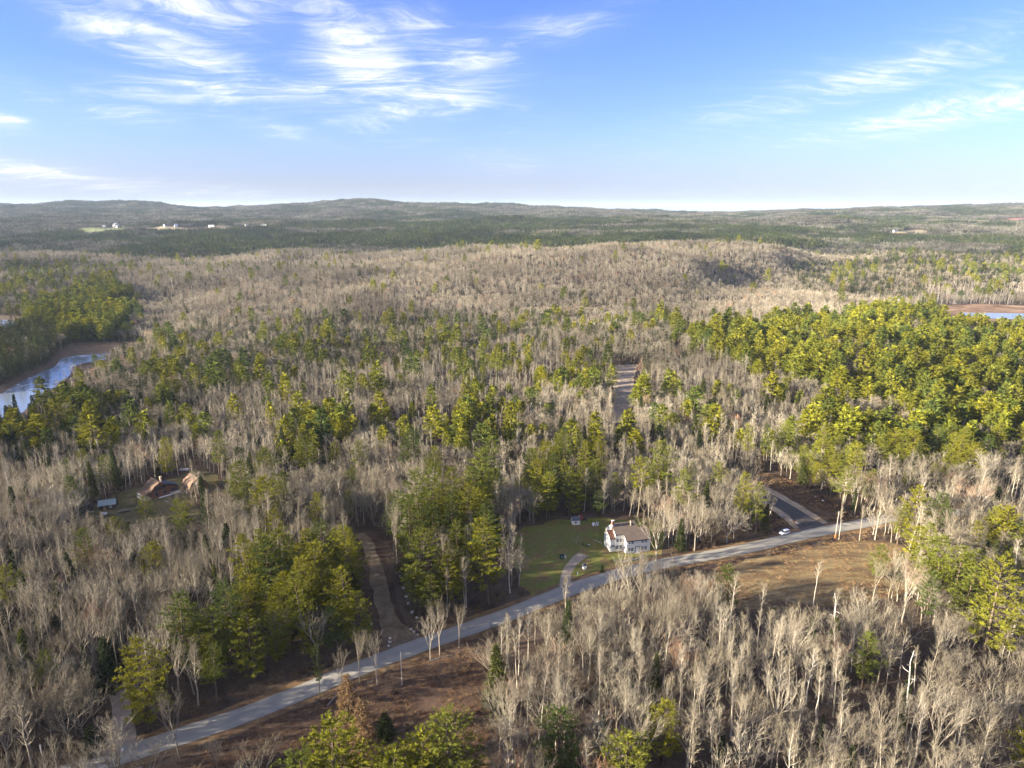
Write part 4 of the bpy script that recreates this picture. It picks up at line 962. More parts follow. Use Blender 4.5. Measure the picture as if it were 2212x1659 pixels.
# ------------------------------------------------------------------ things around the houses
def z5(x, y): return G((x/4.916+1500)/1.3562, (y/4.916+1480)/1.3562)
def shed():
    p = z5(872, 288); r = empty('garden_shed', p, R(8)); tag(r, 'small white garden shed with slate roof behind the lawn', 'shed')
    prism('wall', [(0, -.3), (0, 2.0), (1.3, 3.0), (2.6, 2.0), (2.6, -.3)], 'x', 0, 3.0, M['white_clapboard'], r)
    prism('roof', roof_prof([(-.2, 1.85), (1.3, 3.05), (2.8, 1.85)], .1), 'x', -.15, 3.15, M['slate_shingle'], r)
    window(r, ('y', 0, -1), 1.3, 0, .9, .5, .5, 'trim_dark', False); OCC.append((p.x+1.5, p.y+1.3, 4))
shed()
def wheel(parent, x, y, r, w, z):
    th = np.linspace(0, 2*math.pi, 17)[:-1]
    t = prism('wheel', [(x+r*math.cos(a), z+r*math.sin(a)) for a in th], 'y', y-w/2, y+w/2, M['tyre'], parent)
    prism('rim', [(x+r*.6*math.cos(a), z+r*.6*math.sin(a)) for a in th], 'y', y-w/2-.015, y+w/2+.015, M['rim'], t); return t
def suv():
    p = G((655/4.424+2150)/1.3562, (642/4.424+1420)/1.3562)
    d = ROAD[np.argmin(np.hypot(ROAD[:, 0]-p.x, ROAD[:, 1]-p.y))+1]-ROAD[np.argmin(np.hypot(ROAD[:, 0]-p.x, ROAD[:, 1]-p.y))-1]
    r = empty('parked_car', p+Vector((0, 0, .06)), math.atan2(d[1], d[0])+math.pi+R(6)); tag(r, 'white hatchback utility car parked on the roadside grass', 'car'); OCC.append((p.x, p.y, 5))
    import bmesh
    secs = [(-2.25, .55, .80, .78), (-2.15, .38, 1.02, .86), (-1.2, .30, 1.06, .91), (0, .30, 1.08, .92), (1.2, .30, 1.06, .91), (1.9, .32, .98, .88), (2.25, .45, .80, .74)]   # x, bottom, top, half width
    V, F = [], []
    for (x, b, t, w) in secs: V += [(x, -w*.93, b), (x, -w, (b+t)/2), (x, -w*.95, t), (x, w*.95, t), (x, w, (b+t)/2), (x, w*.93, b)]
    n = len(secs)
    for i in range(n-1):
        for k in range(6): F.append((i*6+k, i*6+(k+1) % 6, (i+1)*6+(k+1) % 6, (i+1)*6+k))
    F += [tuple(range(6)), tuple(range((n-1)*6, n*6))]
    poly_obj('body', V, F, M['car_white'], r)
    # front of the car is +x
    cb = [(-2.0, 1.0), (-1.75, 1.62), (.45, 1.68), (1.25, 1.03)]
    V = []
    for (x, z), w in zip(cb, (.84, .66, .66, .82)): V += [(x, -w, z), (x, w, z)]
    cabin = poly_obj('cabin_glass', V, [(0, 2, 4, 6), (1, 3, 5, 7), (0, 1, 3, 2), (4, 5, 7, 6), (2, 3, 5, 4), (0, 1, 7, 6)], M['glass'], r)
    poly_obj('roof_panel', [(-1.82, -.69, 1.58), (-1.82, .69, 1.58), (.5, .69, 1.64), (.5, -.69, 1.64), (-1.75, -.64, 1.70), (-1.75, .64, 1.70), (.42, .64, 1.75), (.42, -.64, 1.75)],
             [(0, 1, 2, 3), (4, 5, 6, 7), (0, 1, 5, 4), (1, 2, 6, 5), (2, 3, 7, 6), (3, 0, 4, 7)], M['car_white'], r)
    for s in (-1, 1):
        for x in (-.72, .28, -1.7):
            poly_obj('pillar', [(x-.05, s*.835, 1.02), (x+.05, s*.835, 1.02), (x+.05, s*.675, 1.64), (x-.05, s*.675, 1.64)], [(0, 1, 2, 3)], M['car_white'], r)
        for x in (-1.38, 1.38): wheel(r, x, s*.84, .35, .24, .35)
        box('headlight', 2.02, 2.2, min(s*.5, s*.8), max(s*.5, s*.8), .74, .88, M['grey_metal'], r); box('mirror', .75, .95, min(s*.92, s*1.08), max(s*.92, s*1.08), 1.02, 1.16, M['car_white'], r); box('tail_light', -2.27, -2.1, min(s*.55, s*.8), max(s*.55, s*.8), .8, 1.0, M['red_paint'], r)
    box('grille', 2.12, 2.262, -.45, .45, .5, .68, M['black_plastic'], r); box('bumper', 2.0, 2.28, -.72, .72, .36, .48, M['black_plastic'], r)
suv()
def utility_pole(p, h, label, arm=False, paint_ring=False, lean=0):
    r = empty('utility_pole', p); tag(r, label, 'pole', 'utility poles along the road')
    t = TB(1); t.tube([(0, 0, -.8), (lean*.5, 0, h*.5), (lean, 0, h)], [.17, .15, .11], 8)
    link(bpy.data.objects.new('shaft', mesh_np('shaft', np.concatenate(t.V), np.concatenate(t.F), [M['pole_wood']])), r)
    t = TB(1); t.tube([(0, 0, h-.05), (0, 0, h+.12)], [.13, .10], 8); ob = link(bpy.data.objects.new('pole_top', mesh_np('pole_top', np.concatenate(t.V), np.concatenate(t.F), [M['grey_metal']])), r); ob.location.x = lean
    for k in range(3): box('insulator', lean-.06, lean+.06, -.24, -.12, h-.4-k*.35, h-.25-k*.35, M['grey_metal'], r)
    if paint_ring: box('pole_sleeve', -.185, .185, -.185, .185, 0, 1.4, M['orange_paint'], r)
    OCC.append((p.x, p.y, 2.5)); return r
POLE1 = G((1312/4.424+2150)/1.3562, (690/4.424+1420)/1.3562); POLE2 = G((1246/2.911+750)/1.3562, (1680+950/2.911)/1.3562)
utility_pole(POLE1, 10.6, 'pole with an orange base beside the hay field', False, True, .3); utility_pole(POLE2, 9.6, 'plain grey pole at the edge of the red brown meadow')
POLE3 = G(104, 1700); utility_pole(POLE3, 10.5, 'pole at the road edge in the bottom corner below the gravel driveway')
POLE4 = G(395, 1268); utility_pole(POLE4, 11.5, 'broken topped pole among bare trees above the gravel driveway')
def wire(a, b, sag, label, rad=.03):
    pts = [a.lerp(b, k/14)-Vector((0, 0, sag*4*(k/14)*(1-k/14))) for k in range(15)]
    t = TB(1); t.tube([tuple(q) for q in pts], [rad]*15, 4); o = link(bpy.data.objects.new('overhead_wire', mesh_np('overhead_wire', np.concatenate(t.V), np.concatenate(t.F), [M['wire']])))
    tag(o, label, 'wire', 'overhead wires beside the gravel driveway')
for dx, lab in ((-.5, 'overhead wire beside the gravel driveway, outer one of three'), (0, 'overhead wire beside the gravel driveway, middle one of three'), (.5, 'overhead wire beside the gravel driveway, inner one of three')):
    wire(POLE3+Vector((dx, 0, 9.8+dx*.5)), POLE4+Vector((dx, 0, 10.6+dx*.5)), 1.6, lab)

def simple_root(name, p, rz, label, cat, group=None):
    r = empty(name, p, rz); tag(r, label, cat, group); return r
p = z5(715, 765); r = simple_root('green_bin', p, R(4), 'dark green storage bin standing on the lawn', 'bin')
box('body', -.75, .75, -.5, .5, 0, 1.25, M['green_box'], r); box('lid', -.8, .8, -.56, .56, 1.25, 1.38, M['black_plastic'], r); box('label_plate', -.15, .25, -.515, -.50, .6, .85, M['white_paint'], r)
p = z5(764, 765); r = simple_root('white_bin', p, R(4), 'narrow white barrel right against the green bin', 'bin')
t = TB(1); t.tube([(0, 0, 0), (0, 0, .5), (0, 0, 1.05)], [.30, .33, .30], 10); link(bpy.data.objects.new('body', mesh_np('body', np.concatenate(t.V), np.concatenate(t.F), [M['white_paint']])), r); box('lid', -.3, .3, -.3, .3, 1.05, 1.12, M['grey_metal'], r)
p = z5(1024, 588); r = simple_root('lawn_chair', p, R(20), 'upright black lawn chair on the grass', 'chair')
box('seat', -.28, .28, -.28, .28, .4, .46, M['black_plastic'], r); box('backrest', -.28, .28, .22, .28, .46, 1.05, M['black_plastic'], r)
for sx in (-1, 1):
    for sy in (-1, 1): box('leg', sx*.24-.03, sx*.24+.03, sy*.24-.03, sy*.24+.03, 0, .4, M['black_plastic'], r)
p = z5(1082, 588); r = simple_root('fire_pit', p, R(5), 'low black fire pit on the lawn beside the chair', 'fire pit')
prism('rim', [(.8*math.cos(a), .8*math.sin(a)) for a in ()] or [(-.8, 0), (-.95, .45), (-.85, .45), (-.7, .05), (.7, .05), (.85, .45), (.95, .45), (.8, 0)], 'y', -.45, .45, M['black_plastic'], r); box('ash_tray', .5, .9, -.3, .1, .46, .55, M['white_paint'], r)
p = z5(1180, 296); r = simple_root('dog_house', p, R(20), 'tiny white dog house behind the farmhouse lawn', 'dog house')
prism('wall', [(-.5, 0), (-.5, .8), (0, 1.2), (.5, .8), (.5, 0)], 'y', -.5, .5, M['white_paint'], r); prism('roof', roof_prof([(-.65, .72), (0, 1.24), (.65, .72)], .06), 'y', -.6, .6, M['white_paint'], r); box('opening', -.18, .18, -.52, -.5, .05, .6, M['black_plastic'], r)
p = z5(1215, 292); r = simple_root('plank_ramp', p, R(-35), 'grey board leaning next to the dog house', 'board'); poly_obj('board', [(-.15, 0, 0), (1.0, 0, 0), (.6, .6, 1.3), (-.5, .6, 1.3), (-.15, .05, 0), (1.0, .05, 0), (.6, .65, 1.3), (-.5, .65, 1.3)], [(0, 1, 2, 3), (4, 5, 6, 7), (0, 1, 5, 4), (1, 2, 6, 5), (2, 3, 7, 6), (3, 0, 4, 7)], M['deck_wood'], r)
p = z5(985, 215); r = simple_root('garden_tractor', p, R(15), 'red garden tractor with dark wheels behind the shed', 'tractor')
box('hood', .2, 1.2, -.3, .3, .55, 1.05, M['red_paint'], r); box('fender', -.7, .2, -.45, .45, .6, .8, M['red_paint'], r); box('seat', -.55, -.1, -.22, .22, .8, 1.15, M['black_plastic'], r); box('canopy', -.8, .3, -.5, .5, 1.95, 2.02, M['red_paint'], r)
for x in (-.75, .2): box('canopy_post', x, x+.05, -.03, .03, .8, 1.95, M['black_plastic'], r)
for s in (-1, 1): wheel(r, -.45, s*.5, .42, .25, .42); wheel(r, .95, s*.42, .26, .18, .26)
OCC.append((p.x, p.y, 2.5))
p = z5(1050, 225); r = simple_root('trailer_cart', p, R(-10), 'dark utility cart beside the red garden tractor', 'cart'); box('tub', -.9, .9, -.5, .5, .4, .85, M['black_plastic'], r); box('drawbar', .9, 1.7, -.04, .04, .4, .46, M['grey_metal'], r)
for s in (-1, 1): wheel(r, -.1, s*.55, .3, .15, .3)
p = z5(1042, 915); r = simple_root('well_cover', p, R(30), 'white lattice well house with dark peaked roof by the driveway', 'well house')
for sx in (-1, 1):
    for sy in (-1, 1): box('post', sx*.5-.05, sx*.5+.05, sy*.5-.05, sy*.5+.05, 0, 1.5, M['white_paint'], r)
for s in (-1, 1): box('panel', -.5, .5, s*.5-.02, s*.5+.02, .05, .8, M['white_paint'], r); box('panel', s*.5-.02, s*.5+.02, -.5, .5, .05, .8, M['white_paint'], r)
poly_obj('roof', [(-.75, -.75, 1.45), (.75, -.75, 1.45), (.75, .75, 1.45), (-.75, .75, 1.45), (0, 0, 2.1)], [(0, 1, 4), (1, 2, 4), (2, 3, 4), (3, 0, 4), (0, 1, 2, 3)], M['slate_shingle'], r)
def sign(p, h, w, sh, label, mat='sign_blue', rz=0):
    r = simple_root('road_sign', p, rz, label, 'sign'); box('post', -.05, .05, -.05, .05, -.3, h, M['grey_metal'], r); box('plate', -w/2, w/2, -.09, -.055, h-sh, h+.05, M[mat], r); OCC.append((p.x, p.y, 2))
sign(z5(1955, 1180), 4.6, .9, 1.0, 'pale blue sign on a tall post at the road bend', 'sign_blue', R(20)); sign(z5(1875, 745), 1.1, .35, .9, 'short pale marker post beside the farmhouse', 'sign_blue')
sign(z5(1632, 925), 1.5, .5, .6, 'yellow topped marker at the road edge below the stone wall', 'yellow_paint'); sign(z5(943, 1015), 1.3, .3, .6, 'small pale marker beside the farmhouse driveway', 'sign_blue')
p = z5(1230, 530)
r = simple_root('fallen_branch', p, R(-30), 'pale fallen branch lying on the lawn near the farmhouse', 'branch')
t = TB(3); t.tube([(-2.0, .6, .15), (-.6, .3, .2), (.6, -.1, .15), (2.0, -.3, .1)], [.05, .10, .09, .03], 5); t.tube([(-.6, .3, .2), (-1.2, -.4, .5)], [.06, .02], 4); t.tube([(.6, -.1, .15), (1.2, .7, .6)], [.06, .02], 4); t.tube([(1.2, -.2, .12), (1.7, -.9, .3)], [.05, .02], 4)
link(bpy.data.objects.new('limb', mesh_np('limb', np.concatenate(t.V), np.concatenate(t.F), [M['dead_wood']])), r)

def rock_mesh(seed, s):
    import bmesh
    bm = bmesh.new(); bmesh.ops.create_icosphere(bm, subdivisions=2, radius=1); r = np.random.default_rng(seed)
    k = rv(r, 6); o = r.uniform(.55, .9, 6)
    for v in bm.verts:
        c = np.array(v.co)
        for kk, oo in zip(k, o):
            d = c @ kk
            if d > oo: c = c-kk*(d-oo)
        v.co = Vector(c*np.array([1.1, .9, .7])*s)
    me = bpy.data.meshes.new('rock'); bm.to_mesh(me); bm.free(); me.materials.append(M['stone']); return me
RM = [rock_mesh(i, 1) for i in range(4)]
def rock(p, s, label, group=None, rz=0):
    o = bpy.data.objects.new('boulder', RM[random.randrange(4)]); o.location = p+Vector((0, 0, s*.25)); o.scale = (s, s*random.uniform(.8, 1.1), s*random.uniform(.7, 1)); o.rotation_euler = (0, 0, rz or random.random()*6); link(o); tag(o, label, 'boulder', group)
def c7(x, y): return G((x/4.424+2150)/1.3562, (y/4.424+1420)/1.3562)
for i, (x, y, s) in enumerate([(615, 398, .7), (655, 412, .9), (735, 465, .7), (820, 506, .9)]):
    rock(c7(x, y), s, f'{["first", "second", "third", "fourth"][i]} pale boulder down the side road edge, counting towards the main road', 'boulders edging the side road')
for (x, y, s) in ((1155, 210, .6), (1058, 160, .6)): rock(c7(x, y), s, 'pale boulder on the cleared ground above the side road'+(', nearer the road' if y > 200 else ', farther up'), 'boulders on the cleared ground')
def c2(x, y): return G((x/2.911+750)/1.3562, (y/2.911+1680)/1.3562)
for i, (x, y, s) in enumerate([(1230, 30, .7), (1258, 128, .8), (1285, 200, .7), (1298, 258, .7), (1335, 338, .9), (1372, 380, .6)]):
    rock(c2(x, y), s, f'{["first", "second", "third", "fourth", "fifth", "sixth"][i]} boulder down the pine side of the gravel track, counting towards the road', 'boulders along the gravel track')
for i, (x, y, s) in enumerate([(1320, 480, .5), (1345, 500, .5), (1380, 525, .45), (1145, 555, .55), (1140, 590, .6), (1130, 620, .5), (985, 435, .6)]):
    rock(c2(x, y), s, ['pale stone at the right lip of the track mouth, upper', 'pale stone at the right lip of the track mouth, middle', 'pale stone at the right lip of the track mouth, lower', 'pale stone at the left lip of the track mouth, upper', 'pale stone at the left lip of the track mouth, middle', 'pale stone at the left lip of the track mouth, lower', 'grey stone under the bare tree left of the gravel track'][i], 'stones at the track mouth')
# low stone wall below the farmhouse
wr = simple_root('stone_wall', z5(1760, 790), 0, 'low dry stone wall between farmhouse and road', 'wall')
a, b = z5(1600, 830), z5(1900, 750)
for k in range(46):
    f = k/45; q = a.lerp(b, f); q.z = hz(q.x, q.y); s = random.uniform(.22, .42)
    o = bpy.data.objects.new('stone', RM[k % 4]); o.scale = (s, s, s*.8); o.location = q+Vector((random.uniform(-.3, .3), random.uniform(-.25, .25), .15+random.uniform(0, .3)))-wr.location; o.rotation_euler = (0, 0, random.random()*6); link(o, wr)
# boat, woodpile and logs at the brown house
def c6(x, y): return G((x/4.916+250)/1.3562, (y/4.916+1360)/1.3562)
def boat(p, L, rz, label):
    r = simple_root('boat', p+Vector((0, 0, .5)), rz, label, 'boat'); V, F = [], []; n = 9
    for i in range(n):
        f = i/(n-1); w = .8*(1-max(0, f-.45)**2*3.2); w = max(w, .03); V += [(-L/2+L*f, -w, .75+.2*f), (-L/2+L*f, -w*.7, .15), (-L/2+L*f, 0, .0+.25*max(0, f-.7)), (-L/2+L*f, w*.7, .15), (-L/2+L*f, w, .75+.2*f)]
    for i in range(n-1):
        for k in range(4): F.append((i*5+k, i*5+k+1, (i+1)*5+k+1, (i+1)*5+k))
    F.append((0, 1, 2, 3, 4)); poly_obj('hull', V, F, M['white_paint'], r)
    V2 = [(v[0], v[1]*.9, v[2]-.06) for k, v in enumerate(V) if k % 5 in (0, 4)]; poly_obj('cover', V2, [(2*i, 2*i+1, 2*i+3, 2*i+2) for i in range(n-1)], M['grey_metal'], r)
    box('cradle', -L*.3, -L*.25, -.5, .5, -.5, .1, M['log_wood'], r); box('cradle', L*.2, L*.25, -.5, .5, -.5, .1, M['log_wood'], r); OCC.append((p.x, p.y, 4))
boat(c6(1435, 105), 4.6, R(6), 'white boat parked at the edge of the conifers'); boat(c6(275, 745), 2.4, R(15), 'small white skiff lying on the grass below the cabin')
def woodpile(p, L, rz, label, rad=.16, rowsn=3):
    r = simple_root('woodpile', p, rz, label, 'woodpile'); t = TB(1); t.tube([(0, -.5, 0), (0, .5, 0)], [rad, rad], 7); me = mesh_np('log', np.concatenate(t.V), np.concatenate(t.F), [M['log_wood']])
    for k in range(rowsn):
        for i in range(int(L/(2*rad))-k): o = bpy.data.objects.new('log', me); o.location = (-L/2+(i+.5*k)*2*rad, random.uniform(-.1, .1), rad+k*rad*1.75); link(o, r)
woodpile(c6(570, 690), 4.6, R(28), 'grey woodpile on the grass in front of the brown house'); woodpile(c6(85, 700), 2.6, R(5), 'low log pile at the left edge of the cabin clearing', .16, 2)
def log_on_ground(p, L, rz, label, rad=.12):
    t = TB(2); t.tube([(-L/2, 0, rad), (0, .1, rad*1.1), (L/2, 0, rad*.9)], [rad, rad*.9, rad*.5], 6); t.tube([(L*.1, .05, rad), (L*.3, .6, rad*3)], [rad*.5, rad*.2], 4)
    o = link(bpy.data.objects.new('fallen_log', mesh_np('fallen_log', np.concatenate(t.V), np.concatenate(t.F), [M['dead_wood']]))); o.location = p; o.rotation_euler = (0, 0, rz); tag(o, label, 'log')
log_on_ground(c2(1560, 726), 5.5, R(24), 'pale fallen log in the meadow below the road'); log_on_ground(c2(665, 1070), 6, R(70), 'grey fallen trunk in the brush near the larches', .14); log_on_ground(c6(210, 757), 3.2, R(12), 'pale plank log beside the skiff'); log_on_ground(c6(1165, 540), 3, R(-30), 'pale log below the brown house deck')
box_m = simple_root('mailbox', c2(-10, 1465) if False else G(266, 1628), R(10), 'white mailbox at the mouth of the gravel driveway', 'mailbox'); box('post', -.05, .05, -.05, .05, -.2, 1.0, M['pole_wood'], box_m); prism('box_body', [(-.14, 1.0), (-.14, 1.2), (0, 1.3), (.14, 1.2), (.14, 1.0)], 'y', -.3, .3, M['white_paint'], box_m)

# ------------------------------------------------------------------ trees
NAMES = {'pine': ('white_pine', 'pine tree'), 'spruce': ('spruce_tree', 'spruce tree'), 'aspen': ('bare_aspen', 'bare tree'), 'maple': ('bare_maple', 'bare tree'), 'dead': ('dead_tree', 'dead tree'), 'larch': ('larch_tree', 'larch tree'), 'bush': ('bush', 'bush')}
PROTO = {}
def plant(kind, v, x, y, z, s, rz, label, group=None, sxy=1.0):
    w, tr, cr, h = SRC[kind][v]
    r = bpy.data.objects.new(NAMES[kind][0], None); r.empty_display_size = .5; r.location = (x, y, z-.15); r.rotation_euler = (0, 0, rz); r.scale = (s*sxy, s*sxy, s); COL.objects.link(r); tag(r, label, NAMES[kind][1], group)
    for nm, me in (('trunk', tr), ('crown', cr)):
        if me: o = bpy.data.objects.new(nm, me); COL.objects.link(o); o.parent = r
    return r
# trees picked out one by one: (kind, base px, base py, top py, label, variant, width factor)
HAND = [
 ('pine', 320, 1575, 1372, 'broad pine leaning over the gravel driveway mouth', 2, 1.3),
 ('pine', 691, 1507, 1388, 'thin yellow green pine alone at the near edge of the road', 1, .55),
 ('larch', 757, 1600, 1452, 'taller golden brown larch in the roadside brush', 0, 1.6),
 ('larch', 786, 1668, 1511, 'shorter golden brown larch in front of the taller one', 0, 1.7),
 ('pine', 728, 1775, 1547, 'full pine at the bottom edge in front of the larches', 4, 2.0),
 ('pine', 665, 1800, 1618, 'low pine at the bottom edge, left of the larch pines', 4, 1.9),
 ('pine', 978, 1745, 1527, 'tallest pine of the bottom clump beside the aspens', 2, 1.7),
 ('pine', 915, 1770, 1577, 'middle pine of the bottom clump below the meadow', 4, 2.1),
 ('pine', 862, 1790, 1612, 'lowest pine of the bottom clump below the meadow', 4, 2.1),
 ('pine', 1030, 1735, 1625, 'small yellowish pine at the foot of the bottom clump', 4, .8),
 ('pine', 1210, 1680, 1528, 'round crowned pine alone among the lower aspens', 2, 1.7),
 ('pine', 1433, 1650, 1511, 'pine with a split crown among the lower aspens', 0, 1.6),
 ('pine', 1352, 1745, 1580, 'bright pine at the bottom edge under the split pine', 4, 1.9),
 ('spruce', 1498, 1620, 1537, 'narrow bright spruce next to the split crowned pine', 1, .8),
 ('spruce', 1592, 1690, 1618, 'short dark spruce at the bottom edge of the aspen wood', 2, 1.2),
 ('pine', 1862, 1490, 1360, 'tall pine rising from the bare wood below the field', 0, 1.1),
 ('spruce', 1957, 1515, 1428, 'narrow yellowish spruce behind the white dead tree', 1, .7),
 ('spruce', 1942, 1580, 1488, 'dark spruce at the foot of the white dead tree', 1, .9),
 ('spruce', 1769, 1630, 1541, 'narrow yellow green spruce low in the bare wood', 1, .7),
 ('pine', 2205, 1660, 1535, 'pine cut by the right edge low in the bare wood', 4, .9),
 ('dead', 1955, 1545, 1405, 'white dead tree with crooked bare limbs in the lower wood', 1, 1.3),
 ('pine', 2124, 1440, 1196, 'giant bright pine standing over the lower bare wood', 0, 1.5),
 ('pine', 2050, 1345, 1172, 'tall pine just behind the giant bright pine', 3, 1.4),
 ('pine', 2090, 1330, 1185, 'pine between the two tall ones right of the field', 1, 1.4),
 ('pine', 1990, 1395, 1228, 'thin leaning pine at the corner of the hay field', 3, .8),
 ('pine', 1897, 1248, 1172, 'low bushy pine alone on the hay field', 4, 1.3),
 ('spruce', 1940, 1252, 1190, 'small yellow green conifer beside the bushy field pine', 2, 1.2),
 ('pine', 1600, 1150, 1016, 'tall pine at the left edge of the side road clearing', 1, .95),
 ('pine', 1633, 1150, 1038, 'second tall pine at the left edge of the side road clearing', 0, .9),
 ('pine', 1491, 1080, 994, 'dense low pine in the bare trees behind the farmhouse', 4, 1.1),
 ('pine', 1543, 1098, 994, 'darker wide pine beside the dense low one behind the farmhouse', 2, .95),
 ('pine', 1610, 1018, 912, 'flat topped pine with a long bare trunk above the side road', 3, .9),
 ('pine', 1652, 1010, 914, 'second flat topped pine above the side road', 3, .9),
 ('pine', 1837, 1068, 950, 'broad pine behind the round topped one by the side road', 2, 1.05),
 ('pine', 1816, 1112, 1004, 'round topped pine on a bare trunk by the side road', 3, 1.15),
 ('pine', 1748, 1064, 964, 'slim pine in the aspen clump above the side road', 1, .6),
 ('pine', 1936, 1005, 924, 'bright round pine in front of the big pine wood', 4, 1.3),
 ('pine', 2060, 1055, 936, 'layered pine at the front of the big pine wood', 0, 1.0),
 ('pine', 2120, 1055, 936, 'dark layered pine at the front of the big pine wood', 0, 1.05),
 ('pine', 1219, 1045, 920, 'tall pine at the back of the clump above the lawn', 1, 1.0),
 ('pine', 1195, 1090, 976, 'full pine at the left of the clump above the lawn', 0, 1.0),
 ('pine', 1257, 1094, 996, 'front pine of the clump above the lawn, drooping plumes', 2, .9),
 ('pine', 1291, 1055, 944, 'bright pine at the right of the clump above the lawn', 0, .85),
 ('pine', 1262, 1062, 948, 'central pine of the clump above the lawn', 1, .95),
 ('pine', 1155, 1055, 965, 'slender pine left of the clump above the lawn', 1, .8),
 ('pine', 364, 1032, 940, 'big dark pine behind the brown house', 2, 1.0),
 ('pine', 318, 1136, 1068, 'rounded pine in front of the brown house', 4, 1.25),
 ('spruce', 254, 1092, 1064, 'narrow clipped cedar between cabin and brown house', 1, .75),
 ('pine', 500, 1056, 1005, 'light green pine near the driveway of the barn', 4, .9),
 ('spruce', 545, 1075, 985, 'dark spruce at the bend right of the barn', 3, 1.0),
 ('spruce', 545, 1040, 975, 'second dark spruce behind the bend right of the barn', 3, 1.0),
 ('spruce', 404, 1132, 1098, 'small dark spruce in the yard below the barn', 1, .9),
 ('pine', 370, 900, 825, 'lone tall pine in the grey wood above the barn', 0, .9),
 ('maple', 1417, 1212, 1090, 'spreading bare maple beside the farmhouse gable', 1, 1.0),
 ('maple', 1500, 1190, 1075, 'tall bare maple between farmhouse and side road', 2, 1.1),
 ('maple', 1570, 1172, 1085, 'wide bare maple at the road left of the parked car', 3, 1.1),
 ('aspen', 1812, 1166, 1090, 'bare aspen just right of the orange based pole', 1, .8),
 ('aspen', 1856, 1168, 1085, 'second bare aspen right of the orange based pole', 3, .8),
 ('aspen', 1890, 1166, 1065, 'third bare aspen right of the orange based pole', 0, 1.0),
 ('maple', 815, 1480, 1350, 'bare tree at the near road edge left of the grey pole', 2, .8),
 ('maple', 777, 1478, 1352, 'thin bare brown tree at the near road edge', 2, .6),
 ('maple', 738, 1488, 1395, 'bare pale tree at the near road edge beside the thin pine', 0, .8),
 ('maple', 950, 1415, 1278, 'bare rounded tree at the near road edge below the pine grove', 2, .8),
 ('maple', 930, 1424, 1315, 'dark bare tree at the near road edge', 0, .9),
 ('maple', 992, 1400, 1300, 'slim bare tree at the near road edge', 2, .7),
 ('maple', 330, 1690, 1590, 'small bare tree against the road at the bottom', 3, .9),
 ('maple', 565, 1690, 1590, 'small bare tree in the brush at the bottom', 3, .9),
 ('maple', 470, 1665, 1585, 'pale low bare tree in the brush at the bottom', 1, .8),
 ('maple', 1410, 1330, 1215, 'pale bare birch at the road bend below the farmhouse', 1, .8),
 ('maple', 1390, 1128, 1040, 'big vase shaped bare maple behind the farmhouse ridge', 0, 1.1),
 ('maple', 1245, 1176, 1152, 'small leafless apple tree on the lawn', 3, 1.2),
 ('maple', 415, 1090, 1040, 'bare round tree in front of the barn', 3, 1.0),
 ('maple', 375, 1100, 1062, 'small bare fruit tree below the brown house deck', 3, 1.0),
 ('aspen', 75, 1690, 1480, 'large bare tree in the bottom corner by the overhead wires', 2, 1.2),
 ('maple', 150, 1620, 1440, 'wide bare tree left of the gravel driveway', 1, 1.2),
 ('maple', 20, 1660, 1470, 'large grey bare tree at the left edge near the bottom', 1, 1.2),
 ('aspen', 272, 1440, 1270, 'white leaning birch left of the wires', 1, .9),
 ('pine', 355, 1500, 1440, 'small pine under the broad driveway pine', 4, .9),
 ('spruce', 200, 1625, 1565, 'low green juniper bush by the driveway mouth', 2, 2.0),
 ('spruce', 832, 1590, 1538, 'dark round juniper in the red brown meadow', 2, 2.2),
 ('spruce', 1300, 1237, 1219, 'small round evergreen shrub below the farmhouse driveway', 2, 1.6),
 ('spruce', 1346, 1231, 1214, 'little dark evergreen by the stone wall', 1, 1.0),
]
IND = []      # individuals placed: kind, x, y, z, height -> for later density checks
def tree_height(g, py_top):
    lo, hi = .5, 60
    for _ in range(30):
        m = (lo+hi)/2; q = project(g.x, g.y, g.z+m)[1]
        if q > py_top: lo = m
        else: hi = m
    return lo
for (kind, bx, by, ty, lab, v, wf) in HAND:
    g = G(bx, by); h = tree_height(g, ty); s = h/SRC[kind][v][3]
    grp = {'pine': 'pines picked out near the road', 'larch': 'larches', 'maple': 'single bare trees', 'aspen': 'single bare trees', 'spruce': 'single small conifers', 'dead': None}[kind]
    plant(kind, v, g.x, g.y, g.z, s, random.random()*6.28, lab, grp, wf*(1.0 if s < 1 else max(.72, s**-.35)))
    OCC.append((g.x, g.y, min(4.0, 1.2+.16*h)))
    if kind == 'pine' and by > 1380:
        for q in (7, 14): OCC.append((g.x*(1-q/g.y), g.y-q, 5.5))

